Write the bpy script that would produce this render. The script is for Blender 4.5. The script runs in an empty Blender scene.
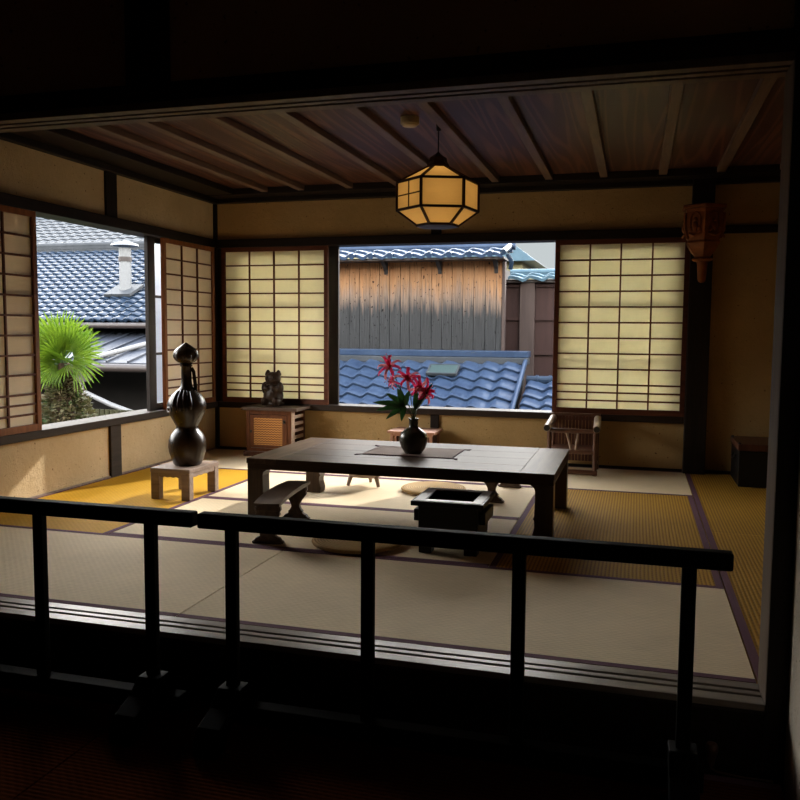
import bpy, bmesh, math, random
from mathutils import Vector, Matrix
random.seed(7)
sc = bpy.context.scene
COL = sc.collection
PI = math.pi
R = math.radians

# ------------------------------------------------------------------ mesh builder
class MB:
    def __init__(self): self.v = []; self.f = []
    def add(self, vs, fs):
        n = len(self.v); self.v += [tuple(p) for p in vs]; self.f += [tuple(i + n for i in f) for f in fs]; return self
    def box(self, x0, x1, y0, y1, z0, z1):
        return self.add([(x0,y0,z0),(x1,y0,z0),(x1,y1,z0),(x0,y1,z0),(x0,y0,z1),(x1,y0,z1),(x1,y1,z1),(x0,y1,z1)],
                        [(0,3,2,1),(4,5,6,7),(0,1,5,4),(1,2,6,5),(2,3,7,6),(3,0,4,7)])
    def bar(self, p, q, w, h, up=(0,0,1)):
        p = Vector(p); q = Vector(q); d = (q-p).normalized(); u = Vector(up)
        s = d.cross(u)
        if s.length < 1e-4: s = d.cross(Vector((1,0,0)))
        s.normalize(); u = s.cross(d)
        vs = []
        for b in (p, q):
            for a, c in ((-1,-1),(1,-1),(1,1),(-1,1)): vs.append(b + s*(a*w/2) + u*(c*h/2))
        return self.add(vs, [(0,1,2,3),(7,6,5,4),(0,4,5,1),(1,5,6,2),(2,6,7,3),(3,7,4,0)])
    def tube(self, path, r, seg=10, caps=True):
        path = [Vector(p) for p in path]; n = len(path)
        rr = r if isinstance(r, (list, tuple)) else [r]*n
        vs = []; fs = []; ref = None
        for i, p in enumerate(path):
            d = (path[min(i+1,n-1)] - path[max(i-1,0)]).normalized()
            if ref is None:
                ref = d.cross(Vector((0,0,1)))
                if ref.length < 1e-3: ref = d.cross(Vector((1,0,0)))
            ref = (ref - d*ref.dot(d)).normalized(); b = d.cross(ref)
            for k in range(seg):
                a = 2*PI*k/seg; vs.append(p + (ref*math.cos(a) + b*math.sin(a))*rr[i])
        for i in range(n-1):
            for k in range(seg):
                a = i*seg+k; c = i*seg+(k+1)%seg; fs.append((a, c, c+seg, a+seg))
        if caps: fs.append(tuple(range(seg-1,-1,-1))); fs.append(tuple(range((n-1)*seg, n*seg)))
        return self.add(vs, fs)
    def lathe(self, prof, c=(0,0,0), seg=32, a0=0.0):
        vs = []; fs = []; n = len(prof)
        for r, z in prof:
            for k in range(seg):
                a = a0 + 2*PI*k/seg; vs.append((c[0]+r*math.cos(a), c[1]+r*math.sin(a), c[2]+z))
        for i in range(n-1):
            for k in range(seg):
                a = i*seg+k; b = i*seg+(k+1)%seg; fs.append((a, b, b+seg, a+seg))
        fs.append(tuple(range(seg-1,-1,-1))); fs.append(tuple(range((n-1)*seg, n*seg)))
        return self.add(vs, fs)
    def prism(self, poly, axis, a, b):
        # poly in the two remaining axes (x: y,z  y: x,z  z: x,y), extruded along axis from a to b
        def P(t, u, v): return {'x':(t,u,v),'y':(u,t,v),'z':(u,v,t)}[axis]
        n = len(poly); vs = [P(a,*p) for p in poly] + [P(b,*p) for p in poly]
        fs = [tuple(range(n)), tuple(range(2*n-1, n-1, -1))]
        for i in range(n): j = (i+1) % n; fs.append((i, i+n, j+n, j))
        return self.add(vs, fs)
    def ball(self, c, r, seg=16, rings=10):
        r = (r,r,r) if not isinstance(r,(tuple,list)) else r
        vs = [(c[0],c[1],c[2]-r[2])]; fs = []
        for i in range(1, rings):
            t = PI*i/rings
            for k in range(seg):
                a = 2*PI*k/seg
                vs.append((c[0]+r[0]*math.sin(t)*math.cos(a), c[1]+r[1]*math.sin(t)*math.sin(a), c[2]-r[2]*math.cos(t)))
        vs.append((c[0],c[1],c[2]+r[2])); last = len(vs)-1
        for k in range(seg):
            fs.append((0, 1+(k+1)%seg, 1+k)); b = 1+(rings-2)*seg; fs.append((last, b+k, b+(k+1)%seg))
        for i in range(rings-2):
            for k in range(seg):
                a = 1+i*seg+k; c2 = 1+i*seg+(k+1)%seg; fs.append((a, c2, c2+seg, a+seg))
        return self.add(vs, fs)
    def quad(self, a, b, c, d): return self.add([a,b,c,d], [(0,1,2,3)])
    def xf(self, M):
        self.v = [tuple(M @ Vector(p)) for p in self.v]; return self

def wpos(o):
    p = Vector((0,0,0))
    while o: p += o.location; o = o.parent
    return p

def obj(name, mb, m, parent=None, loc=None, smooth=False, bevel=0, kind=None, label=None, local=False, fixn=True):
    """mb is in world coordinates (or in the parent's own when local=True)"""
    me = bpy.data.meshes.new(name)
    off = Vector((0,0,0))
    if parent is not None and not local: off = wpos(parent)
    if parent is None and loc is not None: off = Vector(loc)
    me.from_pydata([tuple(Vector(p)-off) for p in mb.v], [], mb.f)
    if fixn:
        bm = bmesh.new(); bm.from_mesh(me); bmesh.ops.recalc_face_normals(bm, faces=bm.faces[:]); bm.to_mesh(me); bm.free()
    if smooth:
        me.polygons.foreach_set('use_smooth', [True]*len(me.polygons)); me.set_sharp_from_angle(angle=R(smooth if smooth is not True else 40))
    me.materials.append(m)
    o = bpy.data.objects.new(name, me); COL.objects.link(o)
    if parent is not None: o.parent = parent
    elif loc is not None: o.location = loc
    if bevel:
        b = o.modifiers.new('bevel','BEVEL'); b.width = bevel; b.segments = 2; b.limit_method = 'ANGLE'; b.angle_limit = R(35)
    if kind: o['kind'] = kind
    if label: o['label'] = label
    return o

def thing(name, label, cat, loc=(0,0,0), rz=0, group=None):
    o = bpy.data.objects.new(name, None); COL.objects.link(o); o.location = loc; o.rotation_euler = (0,0,rz)
    o.empty_display_size = .1
    return tag(o, label, cat, group)
def tag(o, label, cat, group=None):
    o['label'] = label; o['category'] = cat
    if group: o['group'] = group
    return o
def struct(name, mb, m, bevel=0, parent=None, smooth=False):
    return obj(name, mb, m, parent, bevel=bevel, kind=None if parent else 'structure', smooth=smooth)

# ------------------------------------------------------------------ materials
class NT:
    def __init__(self, name):
        self.m = bpy.data.materials.new(name); self.m.use_nodes = True
        self.t = self.m.node_tree; self.n = self.t.nodes; self.p = self.n['Principled BSDF']; self.out = self.n['Material Output']
    def N(self, typ, **kw):
        n = self.n.new(typ)
        for k, v in kw.items():
            if k in n.inputs: n.inputs[k].default_value = v
            else: setattr(n, k, v)
        return n
    def L(self, a, b): self.t.links.new(a, b)
    def coord(self, scale=(1,1,1), rot=(0,0,0)):
        tc = self.N('ShaderNodeTexCoord'); mp = self.N('ShaderNodeMapping'); self.L(tc.outputs['Object'], mp.inputs['Vector'])
        mp.inputs['Scale'].default_value = scale; mp.inputs['Rotation'].default_value = rot
        return mp.outputs['Vector']
    def noise(self, vec, scale, detail=4, rough=.55, dist=0):
        n = self.N('ShaderNodeTexNoise'); n.inputs['Scale'].default_value = scale; n.inputs['Detail'].default_value = detail
        n.inputs['Roughness'].default_value = rough; n.inputs['Distortion'].default_value = dist
        self.L(vec, n.inputs['Vector']); return n.outputs['Fac']
    def ramp(self, fac, stops):
        r = self.N('ShaderNodeValToRGB'); e = r.color_ramp.elements
        while len(e) < len(stops): e.new(.5)
        for el, (p, c) in zip(e, stops): el.position = p; el.color = (*c, 1) if len(c) == 3 else c
        self.L(fac, r.inputs['Fac']); return r.outputs['Color']
    def math(self, op, a, b=None):
        n = self.N('ShaderNodeMath'); n.operation = op
        for i, x in enumerate((a, b)):
            if x is None: continue
            if isinstance(x, (int, float)): n.inputs[i].default_value = x
            else: self.L(x, n.inputs[i])
        return n.outputs[0]
    def mix(self, fac, a, b, mode='MIX'):
        n = self.N('ShaderNodeMix', data_type='RGBA', blend_type=mode)
        for s, x in ((n.inputs[0], fac), (n.inputs[6], a), (n.inputs[7], b)):
            if isinstance(x, (int, float)): s.default_value = x
            elif isinstance(x, tuple): s.default_value = (*x, 1) if len(x) == 3 else x
            else: self.L(x, s)
        return n.outputs[2]
    def bump(self, h, strength=.3, dist=.01):
        b = self.N('ShaderNodeBump'); b.inputs['Strength'].default_value = strength; b.inputs['Distance'].default_value = dist
        self.L(h, b.inputs['Height']); self.L(b.outputs['Normal'], self.p.inputs['Normal'])
    def base(self, c):
        if isinstance(c, tuple): self.p.inputs['Base Color'].default_value = (*c, 1)
        else: self.L(c, self.p.inputs['Base Color'])
    def set(self, rough=.5, spec=.5, metal=0):
        self.p.inputs['Roughness'].default_value = rough; self.p.inputs['Specular IOR Level'].default_value = spec; self.p.inputs['Metallic'].default_value = metal
        return self.m

def wood(name, c1, c2, axis='x', rough=.5, scale=9, spec=.2, bump=.15):
    t = NT(name); s = {'x':(.09,1,1),'y':(1,.09,1),'z':(1,1,.09)}[axis]
    v = t.coord(s); f = t.noise(v, scale*4, 5, .6, .6)
    t.base(t.ramp(f, [(.3, c1), (.7, c2)])); t.bump(f, bump, .004)
    return t.set(rough, spec)
def plain(name, c, rough=.5, spec=.4, metal=0, var=.12, scale=25, bump=0):
    t = NT(name); f = t.noise(t.coord(), scale, 3)
    t.base(t.ramp(f, [(.25, tuple(x*(1-var) for x in c)), (.75, tuple(min(1,x*(1+var)) for x in c))]))
    if bump: t.bump(f, bump, .005)
    return t.set(rough, spec, metal)
def plaster(name, c1, c2):
    t = NT(name); v = t.coord()
    f = t.noise(v, 2.2, 5, .6); g = t.noise(v, 160, 3, .7); st = t.noise(t.coord((60,60,14)), 3, 2)
    col = t.ramp(f, [(.3, c1), (.7, c2)])
    # bits of straw and pits in the earthen plaster
    spots = t.noise(v, 45, 2, .5)
    pit = t.ramp(spots, [(.27,(.35,.3,.22)), (.31,(1,1,1))])
    col = t.mix(1.0, col, pit, 'MULTIPLY')
    lump = t.noise(v, 22, 4, .65)
    t.base(col); t.bump(t.math('ADD', t.math('ADD', g, t.math('MULTIPLY', st, .6)), t.math('MULTIPLY', lump, 2.2)), .6, .006)
    return t.set(.92, .12)
def tatami(name, axis, light, dark, period=.016, depth=1.0, spec=.1):
    t = NT(name); tc = t.N('ShaderNodeTexCoord'); sp = t.N('ShaderNodeSeparateXYZ'); t.L(tc.outputs['Object'], sp.inputs[0])
    across = sp.outputs['Y'] if axis == 'x' else sp.outputs['X']; along = sp.outputs['X'] if axis == 'x' else sp.outputs['Y']
    rib = t.math('SINE', t.math('MULTIPLY', across, 2*PI/period))
    # each rib is crossed by the rush stitches, staggered rib to rib
    cell = t.math('FLOOR', t.math('DIVIDE', across, period))
    st = t.math('SINE', t.math('ADD', t.math('MULTIPLY', along, 2*PI/.03), t.math('MULTIPLY', cell, PI)))
    h = t.math('ADD', t.math('MULTIPLY', rib, depth), t.math('MULTIPLY', st, .35))
    fac = t.math('MULTIPLY_ADD', h, .33*1.0); fac.node.inputs[2].default_value = .5
    big = t.noise(t.coord(), 1.3, 3); fine = t.noise(t.coord((4,90,1) if axis == 'x' else (90,4,1)), 3, 2)
    c = t.ramp(fac, [(.1, dark), (.65, light)])
    c = t.mix(.35, c, t.ramp(big, [(.3,tuple(x*.7 for x in light)), (.7,tuple(min(1,x*1.2) for x in light))]), 'MIX')
    c = t.mix(.3, c, t.ramp(fine, [(.3,(.55,.55,.55)), (.7,(1,1,1))]), 'MULTIPLY')
    t.base(c); t.bump(h, .35, .0018)
    return t.set(.75, spec)
def paper(name, c, trans=.6, spec=0):
    t = NT(name); n = t.noise(t.coord(), 14, 4, .6); fib = t.noise(t.coord((3,3,60)), 3, 2)
    col = t.mix(.5, t.ramp(n, [(.3, tuple(x*.9 for x in c)), (.7, c)]), t.ramp(fib, [(.3, tuple(x*.93 for x in c)), (.7, c)]))
    d = t.N('ShaderNodeBsdfDiffuse'); tr = t.N('ShaderNodeBsdfTranslucent'); mx = t.N('ShaderNodeMixShader'); mx.inputs[0].default_value = trans
    t.L(col, d.inputs[0]); t.L(col, tr.inputs[0]); t.L(d.outputs[0], mx.inputs[1]); t.L(tr.outputs[0], mx.inputs[2]); t.L(mx.outputs[0], t.out.inputs[0])
    return t.m
def leafmat(name, c1, c2, trans=.4, rough=.4):
    t = NT(name); f = t.noise(t.coord(), 9, 3); col = t.ramp(f, [(.3, c1), (.7, c2)]); t.base(col); t.set(rough, .4)
    tr = t.N('ShaderNodeBsdfTranslucent'); mx = t.N('ShaderNodeMixShader'); mx.inputs[0].default_value = trans
    t.L(col, tr.inputs[0]); t.L(t.p.outputs[0], mx.inputs[1]); t.L(tr.outputs[0], mx.inputs[2]); t.L(mx.outputs[0], t.out.inputs[0])
    return t.m

DK = (.009,.006,.0045); DK2 = (.02,.0125,.0085)
M = {}
M['dark_x'] = wood('dark_wood_x', DK, DK2, 'x'); M['dark_y'] = wood('dark_wood_y', DK, DK2, 'y'); M['dark_z'] = wood('dark_wood_z', DK, DK2, 'z')
M['sill_y'] = wood('grey_sill_wood', (.024,.016,.0105), (.044,.03,.02), 'y', .65)
M['sill_x'] = wood('brown_sill_wood', (.016,.009,.006), (.03,.018,.012), 'x', .5)
M['rail'] = wood('black_lacquered_rail', (.002,.002,.0018), (.0035,.0033,.003), 'x', .6, spec=.04)
M['thresh'] = wood('worn_threshold_wood', (.17,.14,.115), (.29,.245,.205), 'x', .38, spec=.25)
M['groove'] = plain('groove_dark', (.02,.014,.01), .6)
M['jamb'] = wood('jamb_wood', (.085,.055,.036), (.13,.09,.06), 'z', .6)
M['red_z'] = wood('red_brown_frame_z', (.16,.058,.02), (.27,.1,.034), 'z', .4)
M['red_x'] = wood('red_brown_frame_x', (.07,.022,.012), (.13,.042,.02), 'x', .4)
M['kumi'] = wood('lattice_wood', (.09,.03,.018), (.16,.06,.03), 'z', .5)
M['plaster_wall'] = plaster('earth_plaster', (.37,.24,.10), (.46,.305,.135))
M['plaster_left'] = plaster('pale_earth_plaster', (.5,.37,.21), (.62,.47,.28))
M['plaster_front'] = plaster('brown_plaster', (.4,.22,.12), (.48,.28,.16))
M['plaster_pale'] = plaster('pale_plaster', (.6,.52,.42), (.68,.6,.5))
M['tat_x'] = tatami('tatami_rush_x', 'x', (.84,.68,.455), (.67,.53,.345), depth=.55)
M['tat_y'] = tatami('tatami_rush_y', 'y', (.48,.255,.032), (.11,.055,.012))  # the weave's sheen from this viewpoint is put into the ochre colour
M['tat_sunlit'] = tatami('tatami_rush_sunlit', 'y', (.66,.35,.022), (.36,.18,.015))  # brighter copy of the ochre rush, direct sunlight put into its colour
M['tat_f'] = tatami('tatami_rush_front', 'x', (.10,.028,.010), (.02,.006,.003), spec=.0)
M['heri'] = plain('purple_cloth_border', (.13,.062,.085), .85, .1, scale=120)
M['board'] = None
def ceiling_board():
    t = NT('ceiling_board'); v = t.coord((3.4,.16,1)); n = t.noise(v, 1.5, 2, .4, .15)
    ring = t.math('SINE', t.math('MULTIPLY', n, 70)); fib = t.noise(t.coord((60,2,1)), 3, 3)
    c = t.ramp(ring, [(.15,(.062,.021,.012)), (.9,(.14,.055,.031))]); c = t.mix(.4, c, t.ramp(fib, [(.3,(.6,.6,.6)), (.7,(1,1,1))]), 'MULTIPLY')
    t.base(c); t.bump(ring, .1, .003); return t.set(.5, .35)
M['board'] = ceiling_board()
M['batten'] = wood('ceiling_batten', (.11,.07,.048), (.18,.115,.08), 'y', .5)
M['paper'] = paper('shoji_paper', (.93,.88,.67), .32)
M['paper_left'] = paper('shoji_paper_left', (.84,.74,.58), .14)  # dimmer copy of the paper, weaker daylight on this side put into it
M['lamp_paper'] = paper('lamp_paper', (.88,.72,.42), .6)
def frosted():
    t = NT('frosted_pane'); t.p.inputs['Transmission Weight'].default_value = 1; t.p.inputs['Roughness'].default_value = .55
    f = t.noise(t.coord(), 30, 2); t.base(t.ramp(f, [(.3,(.9,.92,.95)), (.7,(.97,.98,1))])); t.p.inputs['IOR'].default_value = 1.1
    return t.m
M['frost'] = frosted()
M['table'] = wood('table_wood', (.042,.026,.0175), (.083,.053,.037), 'x', .42, 6, .05, .08)
M['table_end'] = wood('table_end_board', (.06,.037,.025), (.115,.075,.05), 'y', .42, 6, .05, .08)
M['table_leg'] = wood('table_leg_wood', (.05,.03,.018), (.09,.055,.035), 'z', .35)
M['stand'] = wood('grey_brown_stand', (.2,.14,.105), (.32,.235,.185), 'x', .5)
M['armrest'] = wood('carved_armrest', (.05,.03,.02), (.11,.068,.045), 'y', .4)
M['lacquer'] = plain('black_lacquer', (.007,.0065,.006), .4, .2)
M['ash'] = plain('ash', (.05,.045,.04), 1, .05, scale=60, bump=.4)
M['pewter'] = plain('dull_metal_rim', (.3,.28,.275), .45, .4, .0)
M['red_dark'] = wood('dark_red_wood', (.055,.02,.012), (.1,.04,.022), 'z', .4)
M['cab'] = wood('cabinet_wood', (.08,.026,.009), (.135,.045,.014), 'z', .42)
M['cab_top'] = wood('cabinet_top_wood', (.055,.033,.023), (.09,.056,.04), 'x', .45)
M['slat'] = wood('pale_slat', (.3,.2,.14), (.45,.32,.24), 'y', .5)
M['pinkwood'] = wood('pink_brown_wood', (.28,.13,.08), (.42,.22,.14), 'z', .5)
M['bamboo'] = plain('dark_bamboo', (.1,.042,.024), .3, .5, scale=14, var=.35)
M['bamboo_pale'] = plain('worn_bamboo', (.30,.22,.17), .35, .5, scale=40, var=.3)
M['sconce'] = plain('carved_orange_wood', (.2,.06,.01), .55, .2, scale=18, var=.3, bump=.2)
M['straw'] = None
def straw():
    t = NT('coiled_straw'); tc = t.N('ShaderNodeTexCoord'); sp = t.N('ShaderNodeSeparateXYZ'); t.L(tc.outputs['Object'], sp.inputs[0])
    r = t.math('SQRT', t.math('ADD', t.math('MULTIPLY', sp.outputs['X'], sp.outputs['X']), t.math('MULTIPLY', sp.outputs['Y'], sp.outputs['Y'])))
    ring = t.math('SINE', t.math('MULTIPLY', r, 2*PI/.014)); n = t.noise(t.coord(), 60, 3)
    h = t.math('ADD', ring, t.math('MULTIPLY', n, 1.2)); t.base(t.ramp(t.math('MULTIPLY_ADD', h, .4), [(.0,(.16,.09,.03)), (.7,(.55,.36,.15))]))
    t.bump(h, .6, .004); return t.set(.8, .2)
M['straw'] = straw()
def woven(name, a, b, s=60):
    t = NT(name); tc = t.N('ShaderNodeTexCoord'); sp = t.N('ShaderNodeSeparateXYZ'); t.L(tc.outputs['Object'], sp.inputs[0])
    u = t.math('MULTIPLY', sp.outputs['X'], s*.7); w = t.math('MULTIPLY', sp.outputs['Z'], s)
    tri = t.math('PINGPONG', u, 1.0); z = t.math('ADD', w, t.math('MULTIPLY', tri, 1.0)); st = t.math('SINE', t.math('MULTIPLY', z, PI*1.0))
    f = t.math('MULTIPLY_ADD', st, .5); f.node.inputs[2].default_value = .5
    t.base(t.ramp(f, [(.25, b), (.6, a)])); t.bump(f, .5, .003); return t.set(.5, .3)
M['woven'] = woven('woven_cane', (.55,.24,.05), (.13,.045,.01), 105)
def matcloth():
    t = NT('placemat_weave'); v = t.coord((1,1,1)); w = t.N('ShaderNodeTexWave', wave_type='BANDS', bands_direction='X'); w.inputs['Scale'].default_value = 26; t.L(v, w.inputs['Vector'])
    t.base(t.ramp(w.outputs['Fac'], [(.2,(.13,.08,.06)), (.8,(.23,.15,.115))])); t.bump(w.outputs['Fac'], .3, .002); return t.set(.8, .2)
M['placemat'] = matcloth()
M['statue'] = plain('dark_carved_wood', (.03,.017,.011), .35, .25, scale=22, var=.4, bump=.1)
def gourdmat():
    t = NT('gourd_lacquer'); f = t.noise(t.coord((1,1,.7)), 5, 4, .6); t.base(t.ramp(f, [(.3,(.010,.006,.004)), (.55,(.028,.015,.007)), (.8,(.075,.04,.014))])); return t.set(.27, .28)
M['gourd'] = gourdmat()
M['vase'] = plain('dark_olive_glaze', (.03,.03,.018), .25, .5, scale=20, var=.4)
M['leaf'] = leafmat('dark_green_leaf', (.014,.05,.012), (.03,.09,.02), .25)
M['stem'] = plain('green_stem', (.05,.1,.03), .5)
M['petal'] = leafmat('crimson_petal', (.5,.012,.06), (.75,.04,.12), .45)
M['petal_w'] = leafmat('petal_edge', (.6,.12,.17), (.75,.25,.28), .4)
M['detector'] = plain('aged_white_plastic', (.5,.4,.25), .5)
M['black'] = plain('black_fitting', (.012,.011,.01), .4)
M['lampwood'] = wood('lamp_frame_wood', (.03,.013,.007), (.055,.024,.012), 'z', .45)
# outdoors
def tile_mat(name, c1, c2, rough=.28):
    t = NT(name); f = t.noise(t.coord(), 3.2, 4, .7); g = t.noise(t.coord((1,1,1)), 30, 3)
    c = t.ramp(f, [(.3, c1), (.7, c2)]); c = t.mix(.35, c, t.ramp(g, [(.3,(.6,.6,.6)), (.7,(1.0,1.0,1.0))]), 'MULTIPLY'); t.base(c); return t.set(rough, .1)
M['tile'] = tile_mat('blue_grey_tile', (.017,.029,.056), (.032,.05,.085))
M['tile_l'] = tile_mat('pale_blue_tile', (.009,.017,.032), (.016,.027,.045))
M['tile_far'] = tile_mat('pale_grey_tile', (.03,.034,.038), (.045,.049,.054), .5)
M['tile_cyan'] = tile_mat('light_blue_roof', (.05,.09,.12), (.07,.115,.145), .4)
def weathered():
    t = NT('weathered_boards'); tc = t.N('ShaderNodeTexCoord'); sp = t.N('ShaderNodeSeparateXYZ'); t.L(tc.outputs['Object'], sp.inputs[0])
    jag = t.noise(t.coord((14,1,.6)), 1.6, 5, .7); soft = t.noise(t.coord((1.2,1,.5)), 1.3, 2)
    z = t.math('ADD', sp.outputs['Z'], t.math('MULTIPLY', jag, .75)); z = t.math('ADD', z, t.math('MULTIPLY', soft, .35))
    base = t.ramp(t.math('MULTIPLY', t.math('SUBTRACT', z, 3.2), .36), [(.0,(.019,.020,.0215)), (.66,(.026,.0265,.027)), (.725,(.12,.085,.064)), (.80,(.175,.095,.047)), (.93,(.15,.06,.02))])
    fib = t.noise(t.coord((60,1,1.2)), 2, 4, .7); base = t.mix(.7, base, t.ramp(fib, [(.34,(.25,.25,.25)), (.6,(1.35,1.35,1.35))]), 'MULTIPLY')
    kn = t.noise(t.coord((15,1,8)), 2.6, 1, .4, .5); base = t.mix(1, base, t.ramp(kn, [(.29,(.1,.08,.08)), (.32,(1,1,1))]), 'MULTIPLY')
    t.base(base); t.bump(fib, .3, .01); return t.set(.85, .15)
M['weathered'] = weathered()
M['brownpanel'] = wood('brown_board', (.019,.0085,.007), (.031,.0145,.012), 'z', .7, 3)
M['greypost'] = wood('grey_brown_board', (.032,.022,.019), (.052,.037,.032), 'z', .75, 3)
M['ochre'] = plain('ochre_wall', (.16,.145,.08), .9, scale=3)
M['darkwall'] = plain('dark_house_wall', (.015,.012,.01), .8, scale=3, var=.3)
M['metalroof'] = plain('slate_metal_roof', (.022,.026,.036), .5, .25, .0, scale=2)
M['gutter'] = plain('brown_gutter', (.025,.018,.016), .5)
M['steel'] = plain('steel_flue', (.14,.145,.15), .4, .4, .3)
M['pipe'] = plain('grey_pipe', (.15,.15,.15), .5)
M['skyl'] = plain('roof_glass', (.03,.05,.05), .3, .4)
M['frond'] = leafmat('palm_leaf', (.045,.10,.004), (.12,.19,.01), .5, .5)
M['bark'] = plain('fibrous_trunk', (.05,.03,.016), .95, scale=30, var=.5, bump=.6)
M['ivy'] = leafmat('mottled_leaf', (.02,.045,.006), (.14,.10,.05), .25, .7)
M['bfence'] = wood('old_bamboo_fence', (.02,.02,.008), (.04,.038,.016), 'z', .7, 3)
M['earth'] = plain('garden_earth', (.03,.025,.018), 1, .05, scale=1.5)

# ------------------------------------------------------------------ camera
cy, sy, cp, sp_, cr, sr = math.cos(.2789), math.sin(.2789), math.cos(-.0831), math.sin(-.0831), math.cos(.0073), math.sin(.0073)
fw = Vector((-sy*cp, cy*cp, sp_)); rt = Vector((cy, sy, 0)); up = rt.cross(fw)
rt2 = rt*cr + up*sr; up2 = up*cr - rt*sr
cd = bpy.data.cameras.new('camera'); cd.sensor_width = 36; cd.lens = 36*822.45/800; cd.clip_start = .02; cd.clip_end = 300
cam = bpy.data.objects.new('camera', cd); COL.objects.link(cam)
mw = Matrix((rt2, up2, -fw)).transposed().to_4x4(); mw.translation = (3.4525,-2.5123,1.0114); cam.matrix_world = mw
sc.camera = cam

# ------------------------------------------------------------------ room shell
W, D = 3.82, 3.82
ZS0, ZS1 = .355, .405      # sill
ZK0, ZK1 = 1.70, 1.768     # lintel
ZC = 2.065
XR = 4.86
struct('floor', MB().box(-.12,XR+.1,-.02,D+.12,-.25,-.055), M['dark_x'])
struct('floor_foreground', MB().box(-1.3,3.885,-4.2,-.02,-.4,-.245), M['dark_x'])
# back wall: plaster above the lintel, below the sill and right of the pillar
b = MB(); b.box(-.12,3.8,D,D+.1,ZK1,2.4).box(-.12,3.8,D,D+.1,-.05,ZS0).box(3.8,XR+.1,D,D+.1,-.05,2.4)
struct('wall_back', b, M['plaster_wall'])
b = MB(); b.box(-.1,0,-.14,D,ZK1,2.4).box(-.1,0,-.14,D,-.05,ZS0).box(-.1,0,-.14,.1,ZS0,ZK1)
struct('wall_left', b, M['plaster_left'])
struct('wall_right', MB().box(XR,XR+.1,-.14,D,-.05,2.4), M['plaster_wall'])
b = MB(); b.box(-1.3,XR+.1,-.115,-.03,1.79,2.45).box(3.89,XR+.1,-.115,-.03,-.25,1.79).box(-1.3,0,-.115,-.03,-.25,1.79)
struct('wall_front', b, M['plaster_front'])
# the darker room on this side of the step
struct('wall_foreground_right', MB().box(3.875,3.97,-4.2,-.146,-.245,2.45), M['plaster_pale'])
struct('wall_foreground_left', MB().box(-1.3,-1.2,-4.2,-.115,-.245,2.45), M['plaster_front'])
struct('wall_foreground_back', MB().box(-1.3,3.97,-4.3,-4.2,-.245,2.45), M['plaster_front'])
struct('ceiling_foreground', MB().box(-1.3,3.97,-4.3,-.03,2.45,2.55), M['dark_x'])
# ceiling boards, each its own width of grain
struct('ceiling', MB().box(-.1,XR+.1,-.03,D+.1,2.15,2.2), M['board'])
n = 0
for x in (.565,.88,1.285,1.68,2.06,2.42,2.81,3.195,3.595,3.975,4.37,4.7):
    n += 1; struct('trim_%d' % n, MB().box(x-.028,x+.028,-.03,D-.02,2.112,2.15), M['batten'], .004)
def trim(mb, m, bev=.004):
    global n; n += 1; return struct('trim_%d' % n, mb, m, bev)
trim(MB().box(0,XR,D-.06,D+.01,ZC,2.15), M['dark_x']); trim(MB().box(0,XR,D-.22,D-.06,2.10,2.15), M['dark_x'])
trim(MB().box(-.01,.05,-.03,D-.06,ZC,2.15), M['dark_y']); trim(MB().box(.05,.29,-.03,D-.22,2.104,2.15), M['dark_y'])
# lintels with the sliding grooves, sills
trim(MB().box(-.02,3.80,D-.035,D+.13,ZK0,ZK1), M['dark_x']); trim(MB().box(-.13,.035,-.02,D-.035,ZK0,ZK1), M['dark_y'])
trim(MB().box(-.02,3.80,D-.035,D+.16,ZS0,ZS1), M['sill_x']); trim(MB().box(-.16,.035,-.02,D-.035,ZS0,ZS1), M['sill_y'])
trim(MB().box(3.95,XR,D-.035,D,1.72,1.775), M['dark_x'])
# posts
trim(MB().box(-.075,.028,D-.028,D+.075,-.05,ZC), M['dark_z'])
trim(MB().box(3.803,3.953,D-.08,D+.07,-.05,2.15), M['dark_z'], .006)
trim(MB().box(1.885,1.965,D-.018,D+.03,ZK1,ZC), M['dark_z']); trim(MB().box(1.895,1.965,D-.018,D+.03,-.05,ZS0), M['dark_z'])
trim(MB().box(-.03,.018,2.32,2.44,ZK1,ZC), M['dark_z']); trim(MB().box(-.03,.018,2.31,2.43,-.05,ZS0), M['sill_y'])
trim(MB().prism([(D+.16,2.30),(D+.95,2.30),(D+.95,2.36),(-.115,2.62),(-.115,2.5),(D+.1,2.5),(D+.1,2.40)],'x',-1.0,XR+.5), M['dark_x'], 0)   # unseen eave, added to shade the upper part of the back screens
trim(MB().prism([(-.95,2.30),(-.12,2.30),(-.1,2.41),(-.1,2.5),(-.95,2.36)],'y',-.1,D+.2), M['dark_y'], 0)  # matching unseen eave over the left window, added to shade it
trim(MB().box(.029,.0745,D+.0,D+.07,ZS1+.0005,ZK0-.0005), M['dark_z'], 0); trim(MB().box(-.07,.0,3.7605,3.7915,ZS1+.0005,ZK0-.0005), M['dark_z'], 0)
# strips where the plaster meets the mats
n_b = MB().box(0,3.8,D-.012,D,-.05,.018); o = struct('baseboard_back', n_b, M['dark_x'])
struct('baseboard_left', MB().box(0,.012,0,D,-.05,.010), M['stand']); struct('baseboard_right_bay', MB().box(3.953,XR,D-.012,D,-.05,.02), M['dark_x'])
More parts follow.
